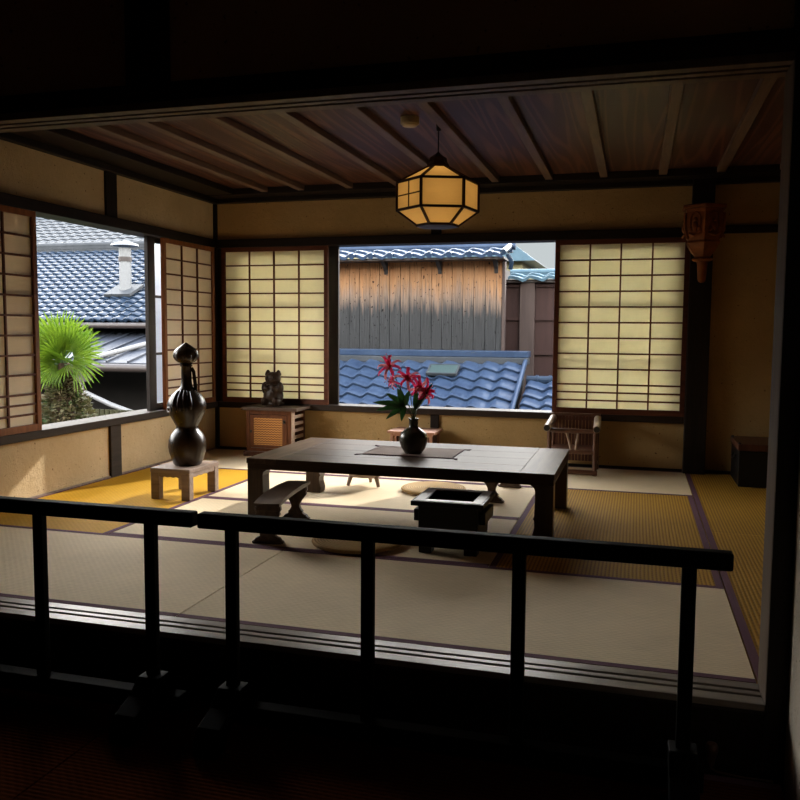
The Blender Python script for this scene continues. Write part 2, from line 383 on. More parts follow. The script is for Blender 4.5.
# opening between the two rooms
trim(MB().box(-.1,3.82,-.145,-.03,1.735,1.795), M['dark_x'], .005)
b = MB(); b.box(0,3.82,-.145,-.105,1.712,1.735).box(0,3.82,-.09,-.062,1.712,1.735).box(0,3.82,-.047,-.0,1.712,1.735); trim(b, M['batten'], .002)
trim(MB().box(0,3.82,-.14,-.004,1.73,1.736), M['groove'], 0)
trim(MB().box(1.845,1.995,-.14,-.03,1.795,2.45), M['dark_z'])
trim(MB().box(-.1,3.86,-.03,.0,1.735,2.15), M['dark_x'])
trim(MB().box(3.82,3.89,-.145,.0,-.19,2.45), M['jamb'], .003)
trim(MB().box(3.8215,3.888,-.149,-.1452,-.245,2.449), M['dark_z'], 0)
# threshold with two grooves, dark face of the step below
b = MB(); b.box(0,3.82,-.145,-.096,-.02,.0).box(0,3.82,-.082,-.058,-.02,.0).box(0,3.82,-.044,-.001,-.02,.0); trim(b, M['thresh'], .002)
trim(MB().box(0,3.82,-.143,-.002,-.03,-.012), M['groove'], 0)
trim(MB().box(-.1,3.875,-.14,-.021,-.245,-.022), M['dark_x'], 0)

# ------------------------------------------------------------------ tatami
def mat(x0, x1, y0, y1, axis, label, m, z=0, h=.05):
    t = thing('tatami_mat', label, 'tatami mat', ((x0+x1)/2,(y0+y1)/2,z-h))
    g = .0025
    obj('woven_surface', MB().box(x0+g,x1-g,y0+g,y1-g,z-h,z-.0016), m, t)
    hw = .029
    for s in (0,1):
        b = MB()
        if axis == 'x':
            ya = y0+g if s == 0 else y1-g-hw; b.box(x0+g,x1-g,ya,ya+hw,z-.004,z-.0002)
        else:
            xa = x0+g if s == 0 else x1-g-hw; b.box(xa,xa+hw,y0+g,y1-g,z-.004,z-.0002)
        obj('cloth_border', b, M['heri'], t)
T = .955
mat(0,1.91,0,T,'x','pale tatami mat along the threshold, left half of the front row',M['tat_x'])
mat(1.91,W,0,T,'x','pale tatami mat along the threshold, right half of the front row',M['tat_x'])
mat(0,T,T,3*T,'y','golden sunlit tatami mat under the gourd pot stand',M['tat_sunlit'])
mat(T,3*T,T,2*T,'x','pale tatami mat under the front of the long table',M['tat_x'])
mat(T,3*T,2*T,3*T,'x','pale sunlit tatami mat under the far side of the long table',M['tat_x'])
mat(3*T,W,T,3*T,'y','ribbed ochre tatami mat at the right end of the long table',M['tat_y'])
mat(0,1.91,3*T,D-.012,'x','tatami mat under the woven-door cabinet by the back wall',M['tat_x'])
mat(1.91,W,3*T,D-.012,'x','tatami mat under the bamboo chair by the back wall',M['tat_x'])
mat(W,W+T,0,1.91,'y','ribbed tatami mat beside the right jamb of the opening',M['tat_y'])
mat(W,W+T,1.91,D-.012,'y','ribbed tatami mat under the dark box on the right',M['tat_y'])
ZF = -.19
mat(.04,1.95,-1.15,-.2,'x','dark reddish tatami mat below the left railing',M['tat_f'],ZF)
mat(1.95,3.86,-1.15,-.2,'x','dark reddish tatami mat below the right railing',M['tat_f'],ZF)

# ------------------------------------------------------------------ railings
def railing(x0, x1, posts, feet, label):
    t = thing('railing', label, 'railing', ((x0+x1)/2,-.35,ZF))
    obj('top_rail', MB().box(x0,x1,-.372,-.330,.424,.47), M['rail'], t, bevel=.006)
    for x in posts: obj('post', MB().box(x-.018,x+.018,-.363,-.337,-.10,.426), M['rail'], t, bevel=.003)
    obj('bottom_rail', MB().box(x0+.05,x1-.05,-.375,-.325,-.155,-.1), M['rail'], t, bevel=.003)
    for x in feet:
        # arched sledge foot lying across the railing
        p = [(-.53,ZF),(-.47,ZF),(-.455,ZF+.03),(-.42,ZF+.055),(-.35,ZF+.062),(-.28,ZF+.055),(-.245,ZF+.03),(-.23,ZF),(-.17,ZF),(-.17,ZF+.04),(-.2,ZF+.07),(-.27,ZF+.1),(-.32,ZF+.14),(-.38,ZF+.14),(-.43,ZF+.1),(-.5,ZF+.075),(-.53,ZF+.04)]
        obj('foot', MB().prism(p,'x',x-.036,x+.036), M['rail'], t, bevel=.003)
railing(.7,2.198,(.8,1.22,1.642,2.046),(.8,2.046),'black wooden railing on the left, running out of the picture')
railing(2.215,3.70,(2.319,2.743,3.169,3.598),(2.319,3.598),'black wooden railing on the right, complete with four posts')

# ------------------------------------------------------------------ shoji
def shoji(name, axis, a0, a1, p0, p1, z0, z1, cols, label, cat='shoji screen', fm='red_z', stile=.034, lattice_side=1, group=None):
    """axis 'x': panel spans a0..a1 in x and lies between p0..p1 in y.   axis 'y': spans y, lies between p0..p1 in x"""
    def BX(mb, a, b, p, q, c, d):
        return mb.box(a,b,p,q,c,d) if axis == 'x' else mb.box(p,q,a,b,c,d)
    base = ((a0+a1)/2,(p0+p1)/2,z0) if axis == 'x' else ((p0+p1)/2,(a0+a1)/2,z0)
    t = thing(name, label, cat, base)
    b = MB(); BX(b,a0,a0+stile,p0,p1,z0,z1); BX(b,a1-stile,a1,p0,p1,z0,z1); BX(b,a0+stile,a1-stile,p0,p1,z1-.035,z1); BX(b,a0+stile,a1-stile,p0,p1,z0,z0+.042)
    obj('frame', b, M[fm], t, bevel=.002)
    ia, ib, iz0, iz1 = a0+stile, a1-stile, z0+.042, z1-.035
    room = p0 if axis == 'x' else p1       # the side seen from the room
    s = 1 if axis == 'x' else -1
    l0, l1 = sorted((room + s*.004, room + s*.016)); w = .006
    b = MB()
    for i in range(1, cols):
        x = ia + (ib-ia)*i/cols; BX(b, x-w, x+w, l0, l1, iz0, iz1)
    H = iz1-iz0; unit = H/10.55; zs = [iz1-unit*k for k in range(1,10)]; rem = zs[-1]-iz0; zs += [zs[-1]-rem/3, zs[-1]-2*rem/3]
    for z in zs: BX(b, ia, ib, l0+.0005, l1-.0005, z-w, z+w)
    obj('lattice', b, M['kumi'], t)
    q = room + s*.0175; b = MB(); BX(b, ia-.002, ib+.002, min(q,q+s*.0012), max(q,q+s*.0012), iz0-.002, iz1+.002)
    obj('paper', b, M['paper' if axis == 'x' else 'paper_left'], t)
    return t
zb0, zb1 = ZS1+.0005, ZK0-.0005
shoji('shoji_screen','x',.075,1.03,D-.03,D,zb0,zb1,4,'paper shoji screen on the back wall, left of the open window',fm='red_x')
shoji('shoji_screen','x',2.848,3.802,D-.03,D,zb0,zb1,4,'paper shoji screen on the back wall, right of the open window',fm='red_x')
shoji('shoji_screen','y',2.985,3.76,0,.03,zb0,zb1,3,'narrow three-column paper shoji screen on the left wall, behind the gourd pot')
shoji('shoji_screen','y',.87,1.622,0,.03,zb0,zb1,3,'paper shoji screen cut off by the left edge of the photo')
shoji('shoji_screen','y',.1,.869,0,.03,zb0,zb1,3,'paper shoji screen outside the left edge of the photo')  # unseen screen, put in to keep daylight from entering there
# glazed sashes slid behind the screens
def sash(axis, a0, a1, p0, p1, label, dark='dark_z', st=.092):
    def BX(mb, a, b, p, q, c, d): return mb.box(a,b,p,q,c,d) if axis == 'x' else mb.box(p,q,a,b,c,d)
    t = thing('glass_sash', label, 'sliding window', ((a0+a1)/2,(p0+p1)/2,zb0) if axis == 'x' else ((p0+p1)/2,(a0+a1)/2,zb0))
    w = st; b = MB(); BX(b,a0,a0+w,p0,p1,zb0,zb1); BX(b,a1-w,a1,p0,p1,zb0,zb1); BX(b,a0+w,a1-w,p0,p1,zb1-.04,zb1); BX(b,a0+w,a1-w,p0,p1,zb0,zb0+.05)
    for z in (.83,1.26): BX(b,a0+w,a1-w,p0+.008,p1-.008,z-.01,z+.01)
    obj('frame', b, M[dark], t, bevel=.002)
    m = (p0+p1)/2; b = MB(); BX(b,a0+w-.001,a1-w+.001,m-.002,m+.002,zb0+.049,zb1-.039); obj('pane', b, M['frost'], t)
sash('x',.12,1.095,D+.045,D+.075,'dark framed glass sash behind the back left shoji screen')
sash('x',2.86,3.80,D+.045,D+.075,'dark framed glass sash behind the back right shoji screen')
sash('y',2.865,3.79,-.06,-.03,'dark framed frosted glass sash on the left wall, behind the narrow shoji')
sash('y',.72,1.62,-.06,-.03,'dark framed glass sash behind the leftmost shoji screen')

# ------------------------------------------------------------------ long table
tx0, tx1, ty0, ty1, th = 1.475, 3.095, 1.43, 2.33, .335
t = thing('low_table', 'long low dark wood table on the tatami with vase on top', 'table', ((tx0+tx1)/2,(ty0+ty1)/2,0))
b = MB()
for k in range(4):
    ya = ty0 + .0 + (ty1-ty0)*k/4; yb = ty0 + (ty1-ty0)*(k+1)/4; b.box(tx0+.17,tx1-.17,ya+.0008,yb-.0008,th-.028,th)
obj('tabletop', b, M['table'], t, bevel=.0015)
for xa in (tx0, tx1-.1695): obj('end_board', MB().box(xa,xa+.1695,ty0,ty1,th-.028,th), M['table_end'], t, bevel=.002)
b = MB(); b.box(tx0+.004,tx1-.004,ty0+.004,ty0+.03,th-.058,th-.0285).box(tx0+.004,tx1-.004,ty1-.03,ty1-.004,th-.058,th-.0285).box(tx0+.004,tx0+.03,ty0+.03,ty1-.03,th-.058,th-.0285).box(tx1-.03,tx1-.004,ty0+.03,ty1-.03,th-.058,th-.0285)
obj('apron', b, M['table'], t, bevel=.002)
for sx in (0,1):
    for sy_ in (0,1):
        x = tx0+.004 if sx == 0 else tx1-.004; d = 1 if sx == 0 else -1
        ya, yb = (ty0+.003, ty0+.09) if sy_ == 0 else (ty1-.09, ty1-.003)
        prof = [(0,0),(.094,0),(.099,.03),(.088,.07),(.09,.1),(.097,.112),(.09,.125),(.088,th-.09),(.093,th-.072),(.112,th-.0585),(0,th-.0585)]
        b = MB().prism([(x+d*u, z) for u, z in prof], 'y', ya, yb)
        obj('leg', b, M['table_leg'], t, bevel=.003)
# placemat with tasselled corners
t = thing('placemat', 'brown woven placemat under the vase on the long table', 'placemat', (2.27,1.92,th))
b = MB(); nx, ny = 14, 8
for i in range(nx+1):
    for j in range(ny+1): b.v.append((2.02+.5*i/nx, 1.75+.33*j/ny, th+.0022+.0006*math.sin(i*1.3+j)))
for i in range(nx):
    for j in range(ny): a = i*(ny+1)+j; b.f.append((a,a+ny+1,a+ny+2,a+1))
m_ = obj('mat_cloth', b, M['placemat'], t); md = m_.modifiers.new('s','SOLIDIFY'); md.thickness = .002; md.offset = 1
b = MB()
for x in (2.02,2.52): b.tube([(x,1.75,th+.0035),(x,2.08,th+.0035)], .0022, 6)
for y in (1.75,2.08): b.tube([(2.02,y,th+.0035),(2.52,y,th+.0035)], .0022, 6)
obj('hem', b, M['heri'], t)
for x, y, sx, sy_ in ((2.02,1.75,-1,-1),(2.52,1.75,1,-1),(2.02,2.08,-1,1),(2.52,2.08,1,1)):
    b = MB()
    for k in range(5): b.tube([(x,y,th+.004),(x+sx*.022,y+sy_*(.004+.005*k),th+.003),(x+sx*.036,y+sy_*(.001+.009*k),th+.0025)], .0013, 5)
    obj('tassel', b, M['heri'], t)

# ------------------------------------------------------------------ vase and flowers
vx, vy, vz = 2.277, 1.87, th+.0055
prof = [(.048,0),(.052,.006),(.068,.03),(.078,.06),(.08,.085),(.072,.108),(.05,.128),(.03,.14),(.025,.15),(.0245,.178),(.028,.188),(.03,.192),(.024,.192),(.021,.185),(.02,.15),(.02,.03)]
t = thing('vase', 'squat dark vase with narrow neck on the long table', 'vase', (vx,vy,vz))
obj('body', MB().lathe(prof,(vx,vy,vz),32), M['vase'], t, smooth=50)
obj('foot_ring', MB().lathe([(.046,-.001),(.05,-.001),(.05,.004),(.046,.004)],(vx,vy,vz),32), M['vase'], t, smooth=True)
def petal(b, o, d, up_, L, w, curl):
    o = Vector(o); d = Vector(d).normalized(); up_ = Vector(up_); s = d.cross(up_).normalized(); n_ = s.cross(d)
    N = 7; vs = []
    for i in range(N+1):
        u = i/N; a = curl*u*u
        c = o + d*(L*math.sin(min(a,2.6))/max(a,1e-3)*u if a > .01 else L*u) - n_*(L*u*(1-math.cos(a))/max(a,.3)*.8)
        ww = w*math.sin(PI*min(1,.12+.86*u))**.7*(1+.18*math.sin(9*u))
        if i == N: ww = .0008
        k = .25*w
        vs += [c - s*ww/2 + n_*k*.5, c - n_*k*.2, c + s*ww/2 + n_*k*.5]
    fs = []
    for i in range(N):
        for j in range(2): a = i*3+j; fs.append((a,a+1,a+4,a+3))
    b.add(vs, fs)
def blossom(p, look, size, label, seed):
    rnd = random.Random(seed); p = Vector(p)
    t = thing('flower_stem', label, 'flower', (vx,vy,vz+.1))
    mid = (Vector((vx,vy,vz+.16))+p)/2 + Vector((rnd.uniform(-.01,.01),0,.01))
    q = Vector((vx,vy,vz+.19)) + Vector((rnd.uniform(-.009,.009),rnd.uniform(-.009,.009),0))
    path = [Vector((vx,vy,vz+.1))*.6+q*.4, q]
    for i in range(1,9):
        u = i/8; path.append(q*(1-u)**2 + (mid+Vector((0,0,.03)))*2*u*(1-u) + p*u*u)
    obj('stem', MB().tube(path,.0026,6), M['stem'], t, smooth=True)
    look = Vector(look).normalized(); a = look.cross(Vector((0,0,1))).normalized(); c = a.cross(look)
    for k in range(8):
        an = 2*PI*k/8+rnd.uniform(-.25,.25); rad = a*math.cos(an)+c*math.sin(an)
        b = MB(); petal(b, p, rad*.85+look*.55, look, size*rnd.uniform(.85,1.1), size*.2, rnd.uniform(1.3,2.4))
        obj('petal', b, M['petal'] if k % 3 else M['petal_w'], t, smooth=True, fixn=False)
    b = MB()
    for k in range(6):
        an = 2*PI*k/6+.4; rad = a*math.cos(an)+c*math.sin(an)
        e = p+look*size*.75+rad*size*.3; b.tube([p,p+look*size*.4+rad*size*.1,e],.0009,4); b.ball(e,.003,6,4)
    obj('stamens', b, M['petal'], t)
look0 = (.25,-.9,.3)
blossom((2.145,1.85,.815),(-.1,-.75,.6),.105,'pink-red flower, highest and leftmost, leaning away from the vase',1)
blossom((2.168,1.85,.74),(-.6,-.8,.1),.07,'small pink-red half-open flower below the highest blossom',2)
blossom((2.245,1.87,.75),(0,-.8,.6),.1,'pink-red upright flower in the middle of the vase arrangement',3)
blossom((2.315,1.87,.70),(.3,-.9,.1),.1,'crimson flower directly above the vase, lowest and fullest',4)
blossom((2.345,1.86,.685),(.7,-.65,.05),.09,'crimson flower on the right edge of the vase arrangement',5)
# palmate leaf
t = thing('leaf_sprig', 'dark green seven-fingered leaf spreading left from the vase', 'leaf', (vx,vy,vz+.1))
hub = Vector((2.235,1.84,.60))
obj('stalk', MB().tube([(vx,vy,vz+.12),(vx-.004,vy-.002,vz+.19),(2.262,1.855,.56),hub],.0035,7), M['stem'], t, smooth=True)
def blade(tip, w, side=0):
    tip = Vector(tip); d = tip-hub; L = d.length; d.normalize(); nrm = Vector((.1,-.75,.65)); s = d.cross(nrm).normalized(); n_ = s.cross(d)
    vs = []; N = 10; fs = []
    for i in range(N+1):
        u = i/N; ww = w*(math.sin(PI*u**.8)**.8 if 0 < u < 1 else 0)+.001; c = hub+d*L*u+n_*(-.02*u*u+.012*u)
        vs += [c-s*ww/2+n_*ww*.18, c, c+s*ww/2+n_*ww*.18]
    for i in range(N):
        for j in range(2): a = i*3+j; fs.append((a,a+1,a+4,a+3))
    return MB().add(vs, fs)
for tip, w in (((2.055,1.82,.622),.04),((2.075,1.81,.578),.036),((2.135,1.80,.532),.034),((2.125,1.84,.672),.034),((2.185,1.86,.70),.036),((2.225,1.80,.525),.03),((2.262,1.82,.69),.034)):
    obj('leaflet', blade(tip, w), M['leaf'], t, smooth=True, fixn=False)
t = thing('leaf_sprig', 'dark green leaf standing to the right among the red flowers', 'leaf', (vx,vy,vz+.1))
hub = Vector((2.29,1.85,.58))
obj('stalk', MB().tube([(vx,vy,vz+.12),(vx+.006,vy,vz+.19),hub],.003,7), M['stem'], t, smooth=True)
for tip, w in (((2.355,1.83,.665),.036),((2.30,1.84,.70),.03),((2.385,1.86,.735),.03)): obj('leaflet', blade(tip, w), M['leaf'], t, smooth=True, fixn=False)

# ------------------------------------------------------------------ gourd pot on its stand
t = thing('pot_stand', 'small weathered wooden stand carrying the gourd pot', 'stand', (.8,1.94,0))
sx0, sx1, sy0, sy1, sh = .675,.94,1.76,2.12,.188
obj('top', MB().box(sx0,sx1,sy0,sy1,sh-.026,sh), M['stand'], t, bevel=.003)
for i in (0,1):
    for j in (0,1):
        xa = sx0+.002 if i == 0 else sx1-.058; ya = sy0+.002 if j == 0 else sy1-.05
        obj('leg', MB().box(xa,xa+.056,ya,ya+.048,0,sh-.026), M['stand'], t, bevel=.004)
def apr(a, b_, c, axis, p, q):
    pts = [(a,sh-.0265),(a,sh-.048)]
    for k in range(13):
        u = k/12; pts.append((a+(b_-a)*u, sh-.048-.006*abs(math.sin(u*PI*4))*(1 if 0<u<1 else 0)))
    pts += [(b_,sh-.0265)]
    return MB().prism(pts, axis, p, q)
obj('apron', apr(sx0+.058,sx1-.058,0,'y',sy0+.006,sy0+.026), M['stand'], t); obj('apron', apr(sx0+.058,sx1-.058,0,'y',sy1-.026,sy1-.006), M['stand'], t)
obj('apron', apr(sy0+.05,sy1-.05,0,'x',sx1-.024,sx1-.005), M['stand'], t); obj('apron', apr(sy0+.05,sy1-.05,0,'x',sx0+.005,sx0+.024), M['stand'], t)
gx, gy, gz = .826,1.935,sh
t = thing('gourd_pot', 'tall glossy brown double-gourd pot with a lotus-bud stopper', 'pot', (gx,gy,gz))
prof = [(.085,0),(.094,.008),(.108,.04),(.123,.08),(.128,.115),(.124,.155),(.108,.19),(.084,.215),(.073,.23),(.078,.246),(.098,.28),(.119,.315),(.13,.345),(.132,.37),(.122,.4),(.098,.432),(.068,.455),(.044,.47),(.035,.485),(.031,.52),(.03,.60),(.034,.603),(.031,.604)]
b = MB().lathe([(r_*(.89 if z < .47 else 1), z) for r_, z in prof],(gx,gy,gz),48)
obj('body', b, M['gourd'], t, smooth=60)
b = MB()
for z in (.606,.618): b.lathe([(.03,z-.006),(.037,z-.003),(.037,z+.003),(.03,z+.006)],(gx,gy,gz),24)
obj('collar', b, M['gourd'], t, smooth=50)
prof = [(.03,.622),(.05,.628),(.068,.65),(.075,.675),(.072,.695),(.055,.712),(.038,.724),(.018,.738),(.003,.748)]
st_ = obj('stopper', MB().lathe(prof,(gx,gy,gz),32), M['gourd'], t, smooth=60)
for k in range(7):      # pointed lotus petals laid over the bud
    a = 2*PI*k/7-.9; vs = []; fs = []
    for i in range(7):
        u = i/6; z = .632+.075*u; rr = {0:.056,1:.069,2:.0765,3:.0785,4:.0775,5:.073,6:.064}[i]; wv = .4*(1-u**2.2)+.01
        for s in (-1,-.5,0,.5,1): vs.append((gx+(rr-.004*abs(s))*math.cos(a+s*wv), gy+(rr-.004*abs(s))*math.sin(a+s*wv), gz+z))
    for i in range(6):
        for j in range(4): q = i*5+j; fs.append((q,q+1,q+6,q+5))
    o = obj('lotus_petal', MB().add(vs,fs), M['gourd'], st_, smooth=True); md = o.modifiers.new('s','SOLIDIFY'); md.thickness = .004
# carved fingers clasping the upper bulb, ring boss, strap behind the neck
def R_at(z):
    P = [(.23,.073),(.246,.078),(.28,.098),(.315,.119),(.345,.13),(.37,.132),(.4,.122),(.432,.098),(.455,.068),(.47,.044)]
    for (a, ra), (c, rc) in zip(P, P[1:]):
        if a <= z <= c: return .89*(ra+(rc-ra)*(z-a)/(c-a))
    return .08
for k, (da, za, zb) in enumerate(((-1.75,.45,.345),(-1.47,.455,.34),(-1.19,.455,.34),(-.92,.45,.35))):
    path = []; rad = []
    for i in range(9):
        u = i/8; z = za+(zb-za)*u; a = da+.05*u; r_ = R_at(z)+.002; path.append((gx+r_*math.cos(a), gy+r_*math.sin(a), gz+z)); rad.append(.0125+.0025*math.sin(u*PI)+(-.005 if i == 8 else 0))
    obj('carved_finger', MB().tube(path, rad, 10), M['gourd'], t, smooth=60)
a = -2.12; r_ = R_at(.34); c = Vector((gx+r_*math.cos(a), gy+r_*math.sin(a), gz+.345)); nrm = Vector((math.cos(a),math.sin(a),0)); s1 = Vector((-math.sin(a),math.cos(a),0))
b = MB(); pts = [c+nrm*.006+s1*(.02*math.cos(q*2*PI/20))+Vector((0,0,.014*math.sin(q*2*PI/20))) for q in range(21)]; b.tube(pts,.0045,8); obj('ring_boss', b, M['pewter'], t, smooth=True)
pts = [(gx+.05,gy+.02,gz+.445),(gx+.05,gy+.02,gz+.48),(gx+.046,gy+.018,gz+.52),(gx+.042,gy+.014,gz+.57),(gx+.03,gy+.01,gz+.596)]
obj('strap_handle', MB().tube(pts,[.012,.012,.011,.011,.01],8), M['gourd'], t, smooth=True)

# ------------------------------------------------------------------ armrests
def armrest(loc, rz, label):
    t = thing('armrest', label, 'armrest', loc, rz)
    L, Wd, H = .62, .125, .2
    # gently saddle-shaped plank with a kidney outline, rolled at both ends
    b = MB(); N, K = 24, 8; vs = []; fs = []
    for layer in (0,1):
        for i in range(N+1):
            v = -1+2*i/N
            for j in range(K+1):
                u = -1+2*j/K
                w = Wd/2*(1+.06*(1-v*v))
                x = u*w - .016*(1-v*v)+.006
                z = H+.004*(1-v*v) - .006*(1-u*u)*(1-v*v) + (.0 if layer else -.02+.006*abs(v)**6)
                y = v*L/2*(1-.03*u*u)
                vs.append((x,y,z))
    S = (N+1)*(K+1)
    for i in range(N):
        for j in range(K):
            a = i*(K+1)+j; fs.append((a,a+K+1,a+K+2,a+1)); fs.append((S+a,S+a+1,S+a+K+2,S+a+K+1))
    for i in range(N):
        for j in (0,K): a = i*(K+1)+j; fs.append((a,a+K+1,S+a+K+1,S+a))
    for j in range(K):
        for i in (0,N): a = i*(K+1)+j; fs.append((a,a+1,S+a+1,S+a))
    obj('arm_plank', b.add(vs,fs), M['armrest'], t, smooth=50, local=True)
    # carved legs: wide scrolled bracket above, waist, spreading foot
    half = [(.062,.182),(.064,.16),(.056,.15),(.06,.138),(.05,.125),(.034,.105),(.024,.085),(.022,.07),(.03,.055),(.04,.046),(.036,.038),(.046,.03),(.058,.026),(.066,.014),(.076,.01),(.076,0)]
    poly = half + [(-x,z) for x, z in reversed(half)]
    for y in (-.255,.255):
        obj('leg', MB().prism([(x-.008*0, z) for x, z in poly],'y',y-.016,y+.016), M['armrest'], t, bevel=.003, local=True)
        obj('foot_block', MB().box(-.07,.07,y-.024,y+.024,0,.009), M['armrest'], t, bevel=.003, local=True)
        obj('apron_block', MB().box(-.058,.058,y-.024,y+.024,.158,.18), M['armrest'], t, bevel=.004, local=True)
armrest((1.752,1.28,0), R(8.3), 'carved wooden armrest in front of the left table legs')
armrest((2.665,2.56,0), R(-4), 'carved wooden armrest on the far side of the table')

# ------------------------------------------------------------------ square brazier
hx0,hx1,hy0,hy1 = 2.515,2.79,1.08,1.36
t = thing('brazier', 'square black lacquered brazier in front of the long table', 'brazier', ((hx0+hx1)/2,(hy0+hy1)/2,0))
b = MB(); w = .018; b.box(hx0,hx1,hy0,hy0+w,.06,.222).box(hx0,hx1,hy1-w,hy1,.06,.222).box(hx0,hx0+w,hy0+w,hy1-w,.06,.222).box(hx1-w,hx1,hy0+w,hy1-w,.06,.222).box(hx0+w,hx1-w,hy0+w,hy1-w,.06,.08)
obj('body', b, M['lacquer'], t, bevel=.003)
b = MB(); e = .03; b.box(hx0-e,hx1+e,hy0-e,hy0+.03,.2225,.245).box(hx0-e,hx1+e,hy1-.03,hy1+e,.2225,.245).box(hx0-e,hx0+.03,hy0+.0301,hy1-.0301,.2225,.245).box(hx1-.03,hx1+e,hy0+.0301,hy1-.0301,.2225,.245)
obj('rim', b, M['lacquer'], t, bevel=.004)
b = MB(); q = .012; b.box(hx0-e+q,hx1+e-q,hy0-e+q,hy0+.024,.245,.247).box(hx0-e+q,hx1+e-q,hy1-.024,hy1+e-q,.245,.247).box(hx0-e+q,hx0+.024,hy0+.0241,hy1-.0241,.245,.247).box(hx1-.024,hx1+e-q,hy0+.0241,hy1-.0241,.245,.247)
obj('rim_inlay', b, M['pewter'], t)
obj('ash_bed', MB().box(hx0+w,hx1-w,hy0+w,hy1-w,.08,.15), M['ash'], t)
for s, x in ((-1,hx0),(1,hx1)): obj('handle', MB().box(min(x,x+s*.03),max(x,x+s*.03),hy0+.03,hy1-.03,.14,.195), M['lacquer'], t, bevel=.004)
for x in (hx0+.002,hx1-.062):
    for y in (hy0+.002,hy1-.062): obj('foot', MB().box(x,x+.06,y,y+.06,0,.06), M['lacquer'], t, bevel=.003)

# ------------------------------------------------------------------ round brazier bowl on three legs
bx, by = 1.765,2.57
t = thing('round_brazier', 'round wooden brazier bowl on three splayed legs behind the table', 'brazier', (bx,by,0))
prof = [(.06,.058),(.1,.066),(.125,.092),(.138,.14),(.14,.19),(.136,.22),(.13,.235),(.118,.237),(.112,.23),(.115,.19),(.1,.14),(.05,.125)]
obj('bowl', MB().lathe(prof,(bx,by,0),36), M['stand'], t, smooth=50)
for a in (-2.6,-.45,1.6):
    c_, s_ = math.cos(a), math.sin(a); obj('leg', MB().tube([(bx+.085*c_,by+.085*s_,.1),(bx+.1*c_,by+.1*s_,.06),(bx+.118*c_,by+.118*s_,.004)],[.02,.015,.011],8), M['stand'], t, smooth=True)

# ------------------------------------------------------------------ straw cushions
def enza(loc, r, label):
    t = thing('straw_cushion', label, 'cushion', loc)
    prof = [(r*.97,0),(r,.006),(r*.995,.016),(r*.97,.021)]; k = 9
    for i in range(1,k): prof.append((r*(.97-.97*i/k), .0205+.0015*(i % 2)))
    obj('coiled_mat', MB().lathe(prof,(0,0,0),56), M['straw'], t, smooth=60, local=True)
    pts = [(r*.985*math.cos(2*PI*i/56), r*.985*math.sin(2*PI*i/56), .0125) for i in range(57)]
    obj('rim_braid', MB().tube(pts,.0095,8,False), M['straw'], t, smooth=True, local=True)
enza((2.2,1.15,.003),.215,'round straw cushion on the near side of the table')
enza((2.235,2.53,.003),.20,'round straw cushion on the far side of the table, catching sun')

# ------------------------------------------------------------------ cabinet with woven door, cat figure on top
cx0,cx1,cy0,cy1 = .44,.83,3.5,3.79
t = thing('cabinet', 'small wooden cabinet with woven cane door in the back left corner', 'cabinet', ((cx0+cx1)/2,(cy0+cy1)/2,0))
b = MB(); p_ = .03
for x in (cx0,cx1-p_):
    for y in (cy0,cy1-p_): b.box(x,x+p_,y,y+p_,.04,.372)
b.box(cx0+p_,cx1-p_,cy0+.004,cy0+.024,.34,.372).box(cx0+p_,cx1-p_,cy0+.004,cy0+.024,.04,.066).box(cx0+p_,cx1-p_,cy1-.02,cy1-.005,.04,.372).box(cx0+.004,cx0+.02,cy0+p_,cy1-p_,.04,.372).box(cx0+p_,cx1-p_,cy0+.024,cy1-.02,.04,.055)
obj('body', b, M['cab'], t, bevel=.002)
obj('plinth', MB().box(cx0-.02,cx1+.02,cy0-.02,cy1,0,.04), M['red_dark'], t, bevel=.003)
obj('top', MB().box(cx0-.03,cx1+.06,cy0-.03,cy1+.004,.3725,.398), M['cab_top'], t, bevel=.003)
d = obj('door', MB().box(cx0+.034,cx0+.066,cy0-.004,cy0+.003,.07,.336).box(cx1-.074,cx1-.034,cy0-.004,cy0+.003,.07,.336).box(cx0+.066,cx1-.074,cy0-.004,cy0+.003,.312,.336).box(cx0+.066,cx1-.074,cy0-.004,cy0+.003,.07,.094), M['cab'], t, bevel=.0015)
obj('cane_panel', MB().box(cx0+.066,cx1-.074,cy0-.001,cy0+.002,.094,.312), M['woven'], d)
obj('hinge', MB().box(cx0+.036,cx0+.05,cy0-.0075,cy0-.004,.19,.212), M['black'], d); obj('latch', MB().box(cx1-.066,cx1-.046,cy0-.009,cy0-.004,.27,.3).ball((cx1-.056,cy0-.014,.285),.009,10,6), M['black'], d)
for z in (.085,.14,.195,.25,.305): obj('side_slat', MB().box(cx1-.014,cx1-.002,cy0+p_,cy1-p_,z,z+.026), M['slat'], t, bevel=.001)
obj('side_post', MB().box(cx1+.0005,cx1+.012,cy0+.002,cy0+.05,.042,.371), M['slat'], t, bevel=.001)

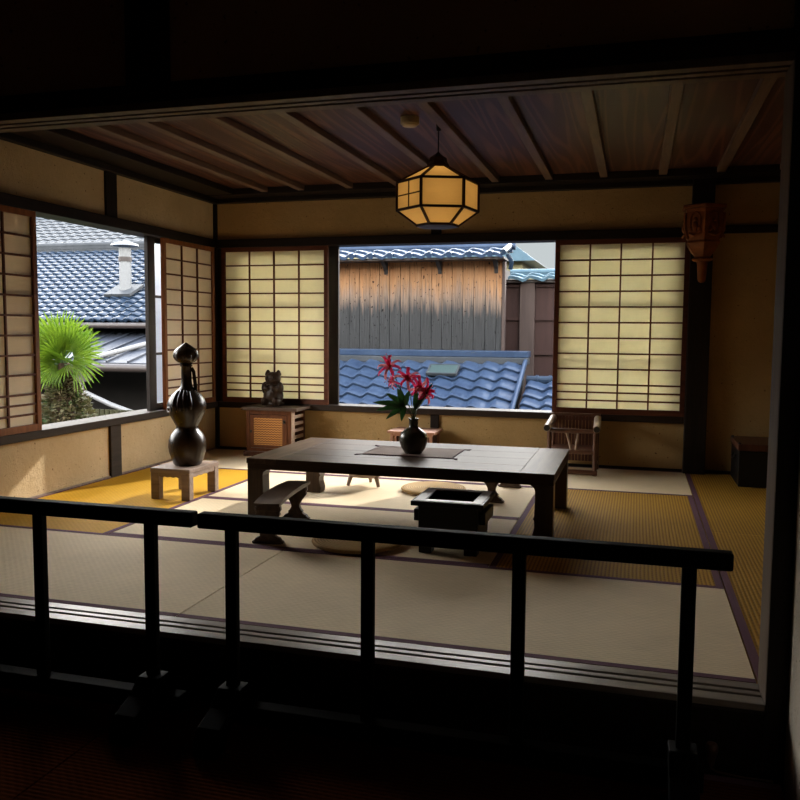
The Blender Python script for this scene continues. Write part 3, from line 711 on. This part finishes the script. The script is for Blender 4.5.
fx, fy, fz = .615,3.64,.4055
t = thing('cat_figure', 'dark carved wooden cat figure on the woven-door cabinet', 'figurine', (fx,fy,fz))
b = MB(); b.ball((fx,fy,fz+.075),(.085,.075,.085)).ball((fx,fy+.004,fz+.135),(.07,.06,.07)).ball((fx,fy-.006,fz+.218),(.068,.056,.054)).ball((fx,fy-.052,fz+.205),(.028,.02,.02))
for s in (-1,1):
    b.ball((fx+s*.05,fy-.045,fz+.035),(.036,.045,.036)).ball((fx+s*.068,fy-.015,fz+.14),(.028,.032,.05)).ball((fx+s*.035,fy-.052,fz+.135),(.026,.022,.024))
    b.lathe([(.026,0),(.022,.018),(.014,.034),(.004,.044)],(fx+s*.046,fy-.002,fz+.245),12)
b.box(fx-.075,fx+.075,fy-.07,fy+.06,fz,fz+.022)
o = obj('body', b, M['statue'], t); md = o.modifiers.new('r','REMESH'); md.mode = 'VOXEL'; md.voxel_size = .0055; md.use_smooth_shade = True; md = o.modifiers.new('s','SMOOTH'); md.iterations = 3
b = MB()
for s in (-1,1): b.ball((fx+s*.026,fy-.057,fz+.228),(.009,.006,.01),10,8)
obj('eyes', b, M['lacquer'], t, smooth=True)
obj('collar', MB().lathe([(.054,.168),(.062,.172),(.062,.18),(.054,.184)],(fx,fy-.003,fz),28), M['statue'], t, smooth=True)

# ------------------------------------------------------------------ slatted box behind the vase
lx0,lx1,ly0,ly1 = 1.655,1.985,3.5,3.77
t = thing('slatted_box', 'small pinkish slatted box against the back wall behind the vase', 'box', ((lx0+lx1)/2,(ly0+ly1)/2,0))
obj('top', MB().box(lx0-.02,lx1+.02,ly0-.02,ly1+.01,.235,.252), M['pinkwood'], t, bevel=.002)
b = MB()
for x in (lx0,lx1-.022):
    for y in (ly0,ly1-.022): b.box(x,x+.022,y,y+.022,0,.235)
for z in (.03,.213): b.box(lx0+.022,lx1-.022,ly1-.018,ly1-.002,z,z+.02).box(lx0+.002,lx0+.018,ly0+.022,ly1-.022,z,z+.02).box(lx0+.022,lx1-.022,ly0+.002,ly0+.018,z,z+.02).box(lx1-.018,lx1-.002,ly0+.022,ly1-.022,z,z+.02)
obj('frame', b, M['pinkwood'], t, bevel=.0015)
for k in range(8):
    x = lx0+.04+(lx1-lx0-.08)*k/7; obj('slat', MB().box(x-.006,x+.006,ly0+.005,ly0+.015,.05,.213), M['pinkwood'], t)
obj('inner_panel', MB().box(lx0+.02,lx1-.02,ly0+.03,ly1-.005,.012,.232), M['red_dark'], t)

# ------------------------------------------------------------------ bamboo chair
ax0,ax1,ay0,ay1 = 2.872,3.192,3.40,3.72
t = thing('bamboo_chair', 'low dark bamboo chair with pale arm ends against the back wall', 'chair', ((ax0+ax1)/2,(ay0+ay1)/2,0))
for x in (ax0,ax1):
    obj('leg', MB().tube([(x,ay0+.02,0),(x,ay0+.02,.33)],.016,12), M['bamboo'], t, smooth=True); obj('leg', MB().tube([(x,ay1,0),(x,ay1,.40)],.016,12), M['bamboo'], t, smooth=True)
    d = 1 if x > 3 else -1
    a = obj('arm', MB().tube([(x+d*.012,ay0-.06,.338),(x+d*.008,ay0+.12,.353),(x+d*.0,ay1+.02,.382)],.026,16), M['bamboo_pale'], t, smooth=50)
    obj('arm_end', MB().tube([(x+d*.012,ay0-.062,.3378),(x+d*.012,ay0-.0595,.3382)],.021,16), M['black'], a)
    obj('side_rail', MB().tube([(x,ay0+.02,.06),(x,ay1,.06)],.011,10), M['bamboo'], t, smooth=True)
obj('back_rail', MB().tube([(ax0-.02,ay1,.402),(ax1+.02,ay1,.402)],.014,12), M['bamboo'], t, smooth=True)
obj('front_rail', MB().tube([(ax0,ay0+.02,.315),(ax1,ay0+.02,.315)],.017,12), M['bamboo'], t, smooth=True)
obj('seat_rail', MB().tube([(ax0,ay0+.02,.165),(ax1,ay0+.02,.165)],.015,12), M['bamboo'], t, smooth=True)
obj('foot_rail', MB().tube([(ax0-.02,ay0+.01,.022),(ax1+.02,ay0+.01,.022)],.019,12), M['bamboo'], t, smooth=True)
for p, q in (((ax0+.12,.305),(ax0+.155,.17)),((ax1-.12,.305),(ax1-.135,.17))): obj('brace', MB().tube([(p[0],ay0+.02,p[1]),(q[0],ay0+.02,q[1])],.008,8), M['bamboo_pale'], t, smooth=True)
b = MB()
for k in range(12): x = ax0+.025+(ax1-ax0-.05)*k/11; b.bar((x,ay1-.012,.06),(x,ay1-.012,.395),.022,.008,(0,1,0))
obj('back_slats', b, M['red_dark'], t)
obj('seat', MB().box(ax0+.01,ax1-.01,ay0+.035,ay1-.02,.165,.18), M['bamboo'], t, bevel=.003)

# ------------------------------------------------------------------ dark box at the right
t = thing('storage_box', 'dark wooden box against the back wall at the far right', 'box', (4.3,3.53,0))
obj('body', MB().box(4.128,4.47,3.3,3.76,0,.24), M['lacquer'], t, bevel=.004)
obj('lid', MB().box(4.12,4.478,3.292,3.765,.2405,.285), M['red_dark'], t, bevel=.004)
b = MB()
for x, y in ((4.13,3.31),(4.13,3.72),(4.46,3.31),(4.46,3.72)): b.lathe([(.011,0),(.01,.006),(.004,.01)],(x,y,.285),10)
obj('corner_studs', b, M['black'], t); obj('side_handle', MB().tube([(4.124,3.45,.19),(4.112,3.47,.165),(4.112,3.57,.165),(4.124,3.59,.19)],.006,8), M['black'], t)

# ------------------------------------------------------------------ carved wall bracket on the pillar
px_, py_ = 3.872, 3.578
t = thing('wall_bracket', 'carved orange-brown wooden bracket hung on the right pillar', 'wall bracket', (px_,py_+.08,1.37))
def hexp(pr, a0=-PI/2): return MB().lathe([(r_,z) for r_, z in pr],(px_,py_,0),6,a0)
obj('crown', hexp([(.15,1.86),(.16,1.864),(.16,1.882),(.152,1.886)]), M['sconce'], t, bevel=.002)
bd = obj('body', hexp([(.14,1.8595),(.136,1.835),(.139,1.79),(.142,1.75),(.134,1.69),(.112,1.645)]), M['sconce'], t, bevel=.003)
obj('lower_body', hexp([(.12,1.6445),(.122,1.63),(.1,1.59),(.07,1.555),(.055,1.535)]), M['sconce'], t, bevel=.003)
obj('ring', MB().lathe([(.05,1.535),(.065,1.53),(.07,1.522),(.064,1.513),(.045,1.508)],(px_,py_,0),20), M['sconce'], t, smooth=50)
obj('pendant_stem', MB().lathe([(.04,1.508),(.035,1.49),(.03,1.43),(.027,1.385),(.022,1.37),(.01,1.362)],(px_,py_,0),16), M['sconce'], t, smooth=50)
for k in range(4):
    a = -PI/2 + (k-1.5)*PI/3; c = Vector((px_+.122*math.cos(a), py_+.122*math.sin(a), 0)); s1 = Vector((-math.sin(a),math.cos(a),0)); o_ = Vector((math.cos(a),math.sin(a),0))
    pts = [c+o_*.002+s1*(.036*math.cos(q*PI/10))+Vector((0,0,1.785+.045*math.sin(q*PI/10))) for q in range(11)]; pts = [pts[0]-Vector((0,0,.085))-o_*.006]+pts+[pts[-1]-Vector((0,0,.085))-o_*.006]
    b = MB().tube(pts,.007,8); b.tube([c-o_*.004+s1*-.04+Vector((0,0,1.69)), c+o_*.012+Vector((0,0,1.675)), c-o_*.004+s1*.04+Vector((0,0,1.69))],.009,8)
    obj('arch_moulding', b, M['sconce'], bd, smooth=True)
    obj('niche_relief', MB().ball(tuple(c+Vector((0,0,1.735))),(.022,.022,.036),12,8).ball(tuple(c+Vector((0,0,1.782))),(.015,.015,.017),10,8).ball(tuple(c+s1*.03+Vector((0,0,1.72))),(.014,.014,.02),10,8).ball(tuple(c-s1*.03+Vector((0,0,1.72))),(.014,.014,.02),10,8), M['sconce'], bd, smooth=True)
for k in range(3):
    a = -PI/2+(k-1)*PI/3; obj('corner_rib', MB().tube([(px_+.145*math.cos(a),py_+.145*math.sin(a),1.83),(px_+.146*math.cos(a),py_+.146*math.sin(a),1.76),(px_+.12*math.cos(a),py_+.12*math.sin(a),1.66)],[.009,.01,.012],8), M['sconce'], bd, smooth=True)

# ------------------------------------------------------------------ hanging lantern
X0, Y0 = 2.377,1.97
t = thing('hanging_lantern', 'hexagonal wood and paper lantern hanging from the ceiling', 'lamp', (X0,Y0,1.58))
rot0 = R(-159.5)
lev = [(.056,1.912),(.226,1.824),(.226,1.674),(.112,1.594)]
def HP(l, k): r_, z = lev[l]; a = rot0+k*PI/3; return Vector((X0+r_*math.cos(a), Y0+r_*math.sin(a), z))
for k in range(6):
    for l, nm in ((0,'roof_paper'),(1,'side_paper'),(2,'base_paper')):
        ins = lambda v: Vector((X0+(v.x-X0)*.985, Y0+(v.y-Y0)*.985, v.z))
        o = obj(nm, MB().quad(*(ins(v) for v in (HP(l,k),HP(l,k+1),HP(l+1,k+1),HP(l+1,k)))), M['lamp_paper'], t, fixn=False)
b = MB()
for k in range(6):
    for l in range(3): b.bar(HP(l,k),HP(l+1,k),.013,.013,(HP(l,k)-Vector((X0,Y0,HP(l,k).z))))
    for l in range(4): b.bar(HP(l,k),HP(l,k+1),.013 if l < 3 else .016,.013)
obj('frame', b, M['lampwood'], t)
for k in (0,3):
    b = MB(); a, c, d, e = HP(1,k),HP(1,k+1),HP(2,k+1),HP(2,k); b.bar((a+c)/2,(d+e)/2,.006,.006); b.bar((a+e)/2,(c+d)/2,.006,.006)
    obj('cross_bars', b, M['lampwood'], t)
obj('cap', MB().lathe([(.06,1.91),(.062,1.925),(.05,1.94),(.046,1.962),(.015,1.982),(.007,1.99)],(X0,Y0,0),6,rot0), M['lampwood'], t)
obj('cord', MB().tube([(X0,Y0,1.97),(X0,Y0,2.115)],.0032,8), M['black'], t)
obj('ceiling_rose', MB().lathe([(.010,2.104),(.0135,2.108),(.014,2.1498),(.012,2.1499)],(X0,Y0,0),20), M['black'], t, smooth=50)
obj('bottom_ring', MB().lathe([(.06,1.582),(.112,1.587),(.112,1.594),(.06,1.594)],(X0,Y0,0),6,rot0), M['lampwood'], t)
ld = bpy.data.lights.new('lantern_bulb','POINT'); ld.energy = .9; ld.color = (1,.6,.22); ld.shadow_soft_size = .04
lo = bpy.data.objects.new('lantern_bulb', ld); COL.objects.link(lo); lo.parent = t; lo.location = (0,0,.18)
tag(obj('smoke_detector', MB().lathe([(.047,2.1115),(.05,2.115),(.05,2.1495)],(2.255,1.82,0),24).lathe([(.02,2.099),(.04,2.104),(.044,2.1114)],(2.255,1.82,0),24), M['detector'], smooth=50), 'small round smoke detector on the ceiling left of the lantern cord', 'smoke detector')

# ------------------------------------------------------------------ small fitting by the step
t = thing('cord_fitting', 'small brown pear-shaped fitting on a thin cord below the step', 'fitting', (3.685,-.175,ZF))
obj('fitting_body', MB().lathe([(.004,-.225),(.008,-.215),(.012,-.195),(.017,-.178),(.0175,-.168),(.013,-.158),(.004,-.154)],(3.685,-.178,.045),16), M['bamboo'], t, smooth=True)
obj('cord', MB().tube([(3.685,-.178,-.18),(3.686,-.18,-.184),(3.70,-.19,-.1855),(3.76,-.2,-.186),(3.84,-.2,-.186)],.0025,6), M['bamboo'], t, smooth=True)

# ------------------------------------------------------------------ outdoors
struct('ground', MB().box(-40,40,4.5,60,-3.4,-3.2), M['earth'])
def tile_roof(x0, x1, y0, z0, y1, z1, p=.265, r=.235, seg=8, amp=.02, lift=.03):
    """pantile surface rising from the eave (y0,z0) to the ridge (y1,z1), tiles staggered in S-waves, stepped course by course"""
    d = Vector((0,y1-y0,z1-z0)); L = d.length; d.normalize(); nrm = Vector((0,-d.z,d.y)); nc = max(1,round(L/r)); r = L/nc
    nx = int(round((x1-x0)/p*seg)); b = MB(); rows = []
    def prof(u): return amp*(math.sin(2*PI*u)+.35*math.sin(4*PI*u+.6))
    for c in range(nc):
        n0 = len(b.v)
        for s, h in ((c*r, -.012),(c*r, lift),(c*r+.05*r, lift+.004),((c+.55)*r, lift*.45),((c+1.12)*r, -.004)):
            for i in range(nx+1):
                x = x0+(x1-x0)*i/nx; u = (x-x0)/p; sc_ = s + (.012*math.sin(2*PI*u+.9) if s <= c*r+.06*r else 0)
                q = Vector((x,y0,z0))+d*sc_+nrm*(h+prof(u)); b.v.append(tuple(q))
        for j in range(4):
            for i in range(nx): a = n0+j*(nx+1)+i; b.f.append((a,a+1,a+nx+2,a+nx+1))
    return b
def ridge(x0, x1, y, z, r=.09, h=.12):
    b = MB().box(x0,x1,y-r*.9,y+r*.9,z-.03,z+h*.5).box(x0,x1,y-r*.75,y+r*.75,z+h*.5+.008,z+h); b.tube([(x0-.04,y,z+h+.02),(x1+.04,y,z+h+.02)],r*.8,12)
    return b
def endcaps(x0, x1, y, z, m, parent, p=.265):
    for i in range(int((x1-x0)/p)+1):
        x = x0+p*(i+.22); obj('eave_end_tile', MB().tube([(x,y,z),(x,y+.05,z+.02)],.042,12), m, parent, smooth=35)
# house behind the back window: tiled lower roof, weathered board wall, small upper roof
hb = thing('neighbour_house', 'house with weathered board wall behind the back window', 'house', (0,8.3,-3.2))
lr = obj('lower_roof', tile_roof(-2.4,2.10,6.2,-.2,8.0,.62), M['tile'], hb, smooth=35, fixn=False)
obj('ridge', MB().box(-2.4,2.13,8.0,8.2,.6,.685), M['tile_far'], lr, bevel=.01); obj('ridge_flashing', MB().box(-2.4,2.13,8.02,8.29,.686,.77), M['tile'], lr, bevel=.01)
obj('verge', MB().tube([(2.10,6.2,-.175),(2.10,8.0,.645)],.03,10), M['tile'], lr, smooth=True)
obj('roof_window', MB().bar((.93,7.66,.53),(1.28,7.66,.53),.24,.03,(0,-.415,.91)), M['skyl'], lr); obj('roof_window_frame', MB().bar((.915,7.55,.482),(1.295,7.55,.482),.02,.035,(0,-.415,.91)).bar((.915,7.77,.582),(1.295,7.77,.582),.02,.035,(0,-.415,.91)).bar((.918,7.55,.482),(.918,7.77,.582),.02,.035).bar((1.292,7.55,.482),(1.292,7.77,.582),.02,.035), M['tile_far'], lr)
obj('roof_deck', MB().prism([(6.2,-.45),(8.0,.35),(8.0,.54),(6.2,-.28)],'x',-2.4,2.09), M['darkwall'], hb)
obj('house_wall', MB().box(-2.4,2.0,6.7,8.2,-3.2,-.35), M['darkwall'], hb)
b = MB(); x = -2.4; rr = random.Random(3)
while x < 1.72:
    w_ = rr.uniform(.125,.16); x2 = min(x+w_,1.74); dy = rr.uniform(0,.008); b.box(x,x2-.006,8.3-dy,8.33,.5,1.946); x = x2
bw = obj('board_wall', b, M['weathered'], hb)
obj('wall_core', MB().box(-2.4,1.54,8.331,11,-3.2,1.95), M['darkwall'], hb)
obj('corner_board', MB().box(1.741,1.775,8.285,8.4,.5,1.946), M['greypost'], hb)
b = MB()
for x in (-.6,.15,.9,1.66): b.prism([(8.29,1.945),(8.29,1.78),(8.265,1.84),(8.1,1.945)],'x',x-.025,x+.025)
obj('eave_brackets', b, M['darkwall'], hb)
obj('eave_board', MB().box(-2.4,1.80,8.0,8.4,1.945,1.975), M['gutter'], hb)
ur = obj('upper_roof', tile_roof(-2.4,1.79,7.95,1.99,8.52,2.12,seg=10), M['tile'], hb, smooth=35, fixn=False)
endcaps(-2.4,1.7,7.92,2.0,M['tile'],ur); obj('ridge', ridge(-2.4,1.83,8.56,2.1,.06,.035), M['tile'], ur, smooth=35); obj('verge', MB().tube([(1.8,7.93,2.02),(1.8,8.55,2.16)],.04,10).tube([(1.85,7.97,2.0),(1.9,8.0,1.9),(1.88,8.05,1.82)],.03,8), M['tile_l'], ur, smooth=True)
# brown panelled house to the right
hp = thing('panelled_house', 'house with brown recessed board panels at the right of the back window', 'house', (2.9,9,-3.2))
obj('wall_core', MB().box(1.56,5.5,9.08,12,-3.2,1.73), M['brownpanel'], hp)
xs = [1.60,1.98,2.62,3.3,3.95]
for x in xs:
    w_ = .17 if abs(x-1.98) < .1 else .12
    obj('upright_board', MB().box(x-w_/2*1.2,x+w_/2*1.2,9.0,9.08,-.6,1.73), M['greypost'], hp, bevel=.004)
b = MB()
for z in (.22,.72,1.2,1.66): b.box(1.6,5.5,9.045,9.079,z-.02,z+.02)
obj('panel_battens', b, M['brownpanel'], hp); obj('top_board', MB().box(1.56,5.5,8.97,9.09,1.70,1.74), M['gutter'], hp)
rf = obj('roof', tile_roof(1.72,5.5,8.9,1.74,9.35,1.84), M['tile_cyan'], hp, smooth=35, fixn=False); obj('ridge', ridge(1.72,5.5,9.4,1.82,.05,.035), M['tile_cyan'], rf, smooth=35)
hl = thing('lower_tiled_roof', 'low tiled roof in the bottom right corner of the back window', 'roof', (3.5,7.5,-3.2))
rf = obj('roof', tile_roof(2.17,5.5,6.3,-.12,7.72,.40), M['tile'], hl, smooth=35, fixn=False)
b = MB(); b.tube([(2.15,7.78,.415),(5.5,7.78,.415)],.06,12)
for x in (2.26,2.42,2.70,2.98,3.26): b.tube([(x,7.78,.415),(x+.035,7.78,.415)],.07,12)
obj('ridge', b, M['tile_l'], rf, smooth=35); obj('wall', MB().box(2.2,5.5,6.6,7.9,-3.2,-.1), M['darkwall'], hl); obj('roof_deck', MB().prism([(6.3,-.3),(7.72,.2),(7.72,.34),(6.3,-.18)],'x',2.17,5.5), M['darkwall'], hl)
# far house
hf = thing('far_house', 'far pale yellow house with light blue roof behind the panelled house', 'house', (0,20,-3.2))
obj('wall', MB().box(-3,.6,18.6,23,-3.2,2.84), M['ochre'], hf); obj('roof', MB().prism([(-3.3,2.8),(.98,2.8),(.3,3.3),(-2.5,3.3)],'y',18.3,23.3), M['tile_cyan'], hf)
# tiled house across the garden on the left
ha = thing('garden_house', 'house with pale blue tiled roof seen through the left window', 'house', (-9,14,-3.2))
ra = obj('tiled_roof', tile_roof(-15,-4.4,12,1.2,16.2,3.06,seg=6), M['tile_l'], ha, smooth=35, fixn=False)
obj('ridge', ridge(-15,-4.4,16.25,3.02,.12,.16), M['tile_far'], ra, smooth=35); endcaps(-9.7,-5.5,11.96,1.2,M['tile_l'],ra)
obj('eave_gutter', MB().tube([(-15,11.95,1.09),(-4.4,11.95,1.09)],.06,10), M['gutter'], ha)
obj('house_wall', MB().box(-14.6,-4.7,13.2,20,-3.2,1.6), M['darkwall'], ha); obj('roof_deck', MB().prism([(12,1.02),(16.2,2.9),(20.5,1.02)],'x',-15,-4.4), M['darkwall'], ha)
b = MB(); b.add([(-15,10.2,.42),(-4.4,10.2,.42),(-4.4,12.7,1.02),(-15,12.7,1.02)],[(0,1,2,3)]); b.add([(-15,10.2,.34),(-4.4,10.2,.34),(-4.4,12.7,.94),(-15,12.7,.94)],[(3,2,1,0)]); b.add([(-15,10.2,.34),(-4.4,10.2,.34),(-4.4,10.2,.42),(-15,10.2,.42)],[(0,1,2,3)])
x = -14.9
while x < -4.4: b.bar((x,10.2,.435),(x,12.7,1.035),.035,.045); x += .44
mr = obj('metal_roof', b, M['metalroof'], ha, fixn=False)
obj('roof_gutter', MB().tube([(-15,10.12,.33),(-4.4,10.12,.33)],.075,10), M['gutter'], mr, smooth=True)
obj('rain_pipe', MB().tube([(-4.6,12.2,1.03),(-5.3,11.6,.84),(-5.95,10.4,.52),(-6.1,10.15,.46)],.05,10), M['pipe'], mr, smooth=True)
obj('gutter_box', MB().box(-6.3,-5.95,10.0,10.2,.08,.36), M['gutter'], mr); obj('down_pipe', MB().tube([(-6.12,10.1,.1),(-6.1,10.1,-.1),(-5.5,10.1,-.33),(-4.5,10.1,-.62)],.045,10), M['pipe'], mr, smooth=True)
fl = obj('flue', MB().tube([(-7.42,13.4,1.7),(-7.42,13.4,2.80)],.13,20), M['steel'], ha, smooth=50)
obj('flue_cap', MB().lathe([(.3,2.84),(.28,2.88),(.04,2.95),(.01,2.96)],(-7.42,13.4,0),24).tube([(-7.3,13.4,2.78),(-7.3,13.4,2.86)],.012,6).tube([(-7.54,13.4,2.78),(-7.54,13.4,2.86)],.012,6), M['steel'], fl, smooth=50); obj('flue_band', MB().lathe([(.132,2.5),(.145,2.5),(.145,2.6),(.132,2.6)],(-7.42,13.4,0),24), M['gutter'], fl); obj('flue_flashing', MB().bar((-7.75,13.35,1.87),(-7.1,13.35,1.87),.6,.06,(0,-.4,.91)), M['tile_far'], fl)
b = MB(); x = -14
while x < -4.5: b.tube([(x,9.98,-3.2),(x,9.98,-.4)],.045,6); x += .1
bf = tag(obj('bamboo_fence', b, M['bfence'], loc=(-9,9.98,-3.2), smooth=True), 'dark bamboo fence below the metal roof outside the left window', 'fence')
hd = thing('distant_house', 'distant house with pale grey tiled roof above the garden house', 'house', (-14,24,-3.2))
rf = obj('roof', tile_roof(-26,-6,21.5,3.3,27,5.8,p=.4,r=.4,seg=5), M['tile_far'], hd, smooth=35, fixn=False); obj('ridge', ridge(-26,-6,27,5.75,.2,.3), M['tile_far'], rf); obj('walls', MB().box(-25.6,-6.4,22.2,32,-3.2,3.7), M['ochre'], hd)

# palm
pX, pY = -2.28, 4.75
t = thing('fan_palm', 'sunlit green fan palm outside the left window', 'palm tree', (pX,pY,-3.2))
obj('trunk', MB().tube([(pX+.04,pY,-3.2),(pX+.02,pY,-1.5),(pX,pY,.2),(pX,pY,.66)],[.13,.12,.1,.07],12), M['bark'], t, smooth=True)
rp = random.Random(11)
def fan(base, d, nrm, Rf, spread, nb):
    base = Vector(base); d = Vector(d).normalized(); nrm = Vector(nrm); s = d.cross(nrm).normalized(); nrm = s.cross(d).normalized(); b = MB()
    for k in range(nb):
        a = spread*(-.5+k/(nb-1)); dr = (d*math.cos(a)+s*math.sin(a)).normalized(); sd = (s*math.cos(a)-d*math.sin(a)).normalized()
        L = Rf*(1-.22*abs(a/spread*2)**2)*rp.uniform(.93,1.05); w = .36*Rf*spread/nb; dro = rp.uniform(.03,.12)*Rf
        pts = []
        for u, ww in ((.02,.1),(.45,1.0),(.75,.8),(1.0,.08)):
            c = base+dr*L*u-Vector((0,0,dro*u**3)); pts += [c-sd*w*ww/2, c+nrm*w*.22*ww, c+sd*w*ww/2]
        n0 = len(b.v); b.v += [tuple(q) for q in pts]
        for i in range(3):
            for j in range(2): q = n0+i*3+j; b.f.append((q,q+1,q+4,q+3))
    return b
crown = Vector((pX,pY,.66))
F = [((-.1,-.4,1.0),.12),((.15,-.7,.5),.05),((-.2,-.8,.1),.05),((-.55,-.2,1.0),.26),((-.15,-.25,1.15),.30),((.2,-.2,1.1),.28),((.55,-.25,.85),.29),((.95,-.2,.42),.32),((.9,-.25,.12),.30),((-.9,-.2,.55),.28),((-.95,-.2,.15),.26),((.1,-.6,.5),.24),((-.4,-.6,.4),.24),((.45,-.55,.2),.22),((-.3,.4,.9),.27),((.4,.45,.8),.27),((.0,-.55,-.05),.22),((-.75,-.4,-.2),.22),((.55,-.4,-.15),.2)]
for i, (d, st) in enumerate(F):
    d = Vector(d).normalized(); hubp = crown+d*st*.55
    vw = Vector((.6,-.75,.25)); nr = (vw-d*vw.dot(d)).normalized()
    o = obj('frond', fan(hubp, d, nr, .45 if 2 < i < 9 or i == 0 else .34, R(150), 18), M['frond'], t, fixn=False)
    obj('stalk', MB().tube([crown-Vector((0,0,.08)), crown+d*st*.25, hubp],.008,6), M['stem'], o)
b = MB()
for k in range(4200):
    z = rp.uniform(-.75,.56); a = rp.uniform(0,2*PI); rr_ = (.27 if z < .12 else .27-.5*(z-.12))*rp.uniform(.35,1.08)
    c = Vector((pX+rr_*math.cos(a), pY+rr_*math.sin(a), z)); d = Vector((math.cos(a)+rp.uniform(-.7,.7),math.sin(a)+rp.uniform(-.7,.7),rp.uniform(-.5,.8))).normalized(); s = d.cross(Vector((rp.uniform(-1,1),rp.uniform(-1,1),1))).normalized()
    L = rp.uniform(.05,.1); w = L*.5; n0 = len(b.v); b.v += [tuple(c),tuple(c+d*L*.5+s*w*.5),tuple(c+d*L),tuple(c+d*L*.5-s*w*.5)]; b.f.append((n0,n0+1,n0+2,n0+3))
obj('trunk_foliage', b, M['ivy'], t, kind='stuff', fixn=False)

# ------------------------------------------------------------------ light
wd = bpy.data.worlds.new('sky'); sc.world = wd; wd.use_nodes = True; nt = wd.node_tree; bg = nt.nodes['Background']
tc = nt.nodes.new('ShaderNodeTexCoord'); sp3 = nt.nodes.new('ShaderNodeSeparateXYZ'); rm = nt.nodes.new('ShaderNodeValToRGB')
nt.links.new(tc.outputs['Generated'], sp3.inputs[0]); nt.links.new(sp3.outputs['Z'], rm.inputs['Fac']); nt.links.new(rm.outputs['Color'], bg.inputs['Color'])
e = rm.color_ramp.elements; e.new(.3); e.new(.5)
for el, (ps, c) in zip(e, ((.11,(.56,.61,.62,1)), (.24,(16,15.6,14.8,1)), (.5,(12.5,12.4,12.0,1)), (.8,(5.5,6.2,7.6,1)))): el.position = ps; el.color = c
bg.inputs['Strength'].default_value = 1.0
sd = Vector((-.497,-1,-.637)).normalized()
sl = bpy.data.lights.new('sun','SUN'); sl.energy = 4.6; sl.angle = R(.6); sl.color = (1,.97,.92)
so = bpy.data.objects.new('sun', sl); COL.objects.link(so); so.rotation_euler = sd.to_track_quat('-Z','Y').to_euler(); so.location = (6,9,6)
def portal(loc, rot, sx, sy):
    l = bpy.data.lights.new('window_portal','AREA'); l.shape = 'RECTANGLE'; l.size = sx; l.size_y = sy; l.cycles.is_portal = True
    o = bpy.data.objects.new('window_portal', l); COL.objects.link(o); o.location = loc; o.rotation_euler = rot
portal((1.92,D+.12,1.05),(R(-90),0,0),3.8,1.32)
portal((-.13,1.93,1.05),(0,R(-90),0),1.32,3.7)
sc.view_settings.view_transform = 'Standard'; sc.view_settings.look = 'None'; sc.view_settings.exposure = 0; sc.view_settings.gamma = 1
sc.view_settings.use_curve_mapping = False
sc.cycles.max_bounces = 12; sc.cycles.diffuse_bounces = 10; sc.cycles.transmission_bounces = 8
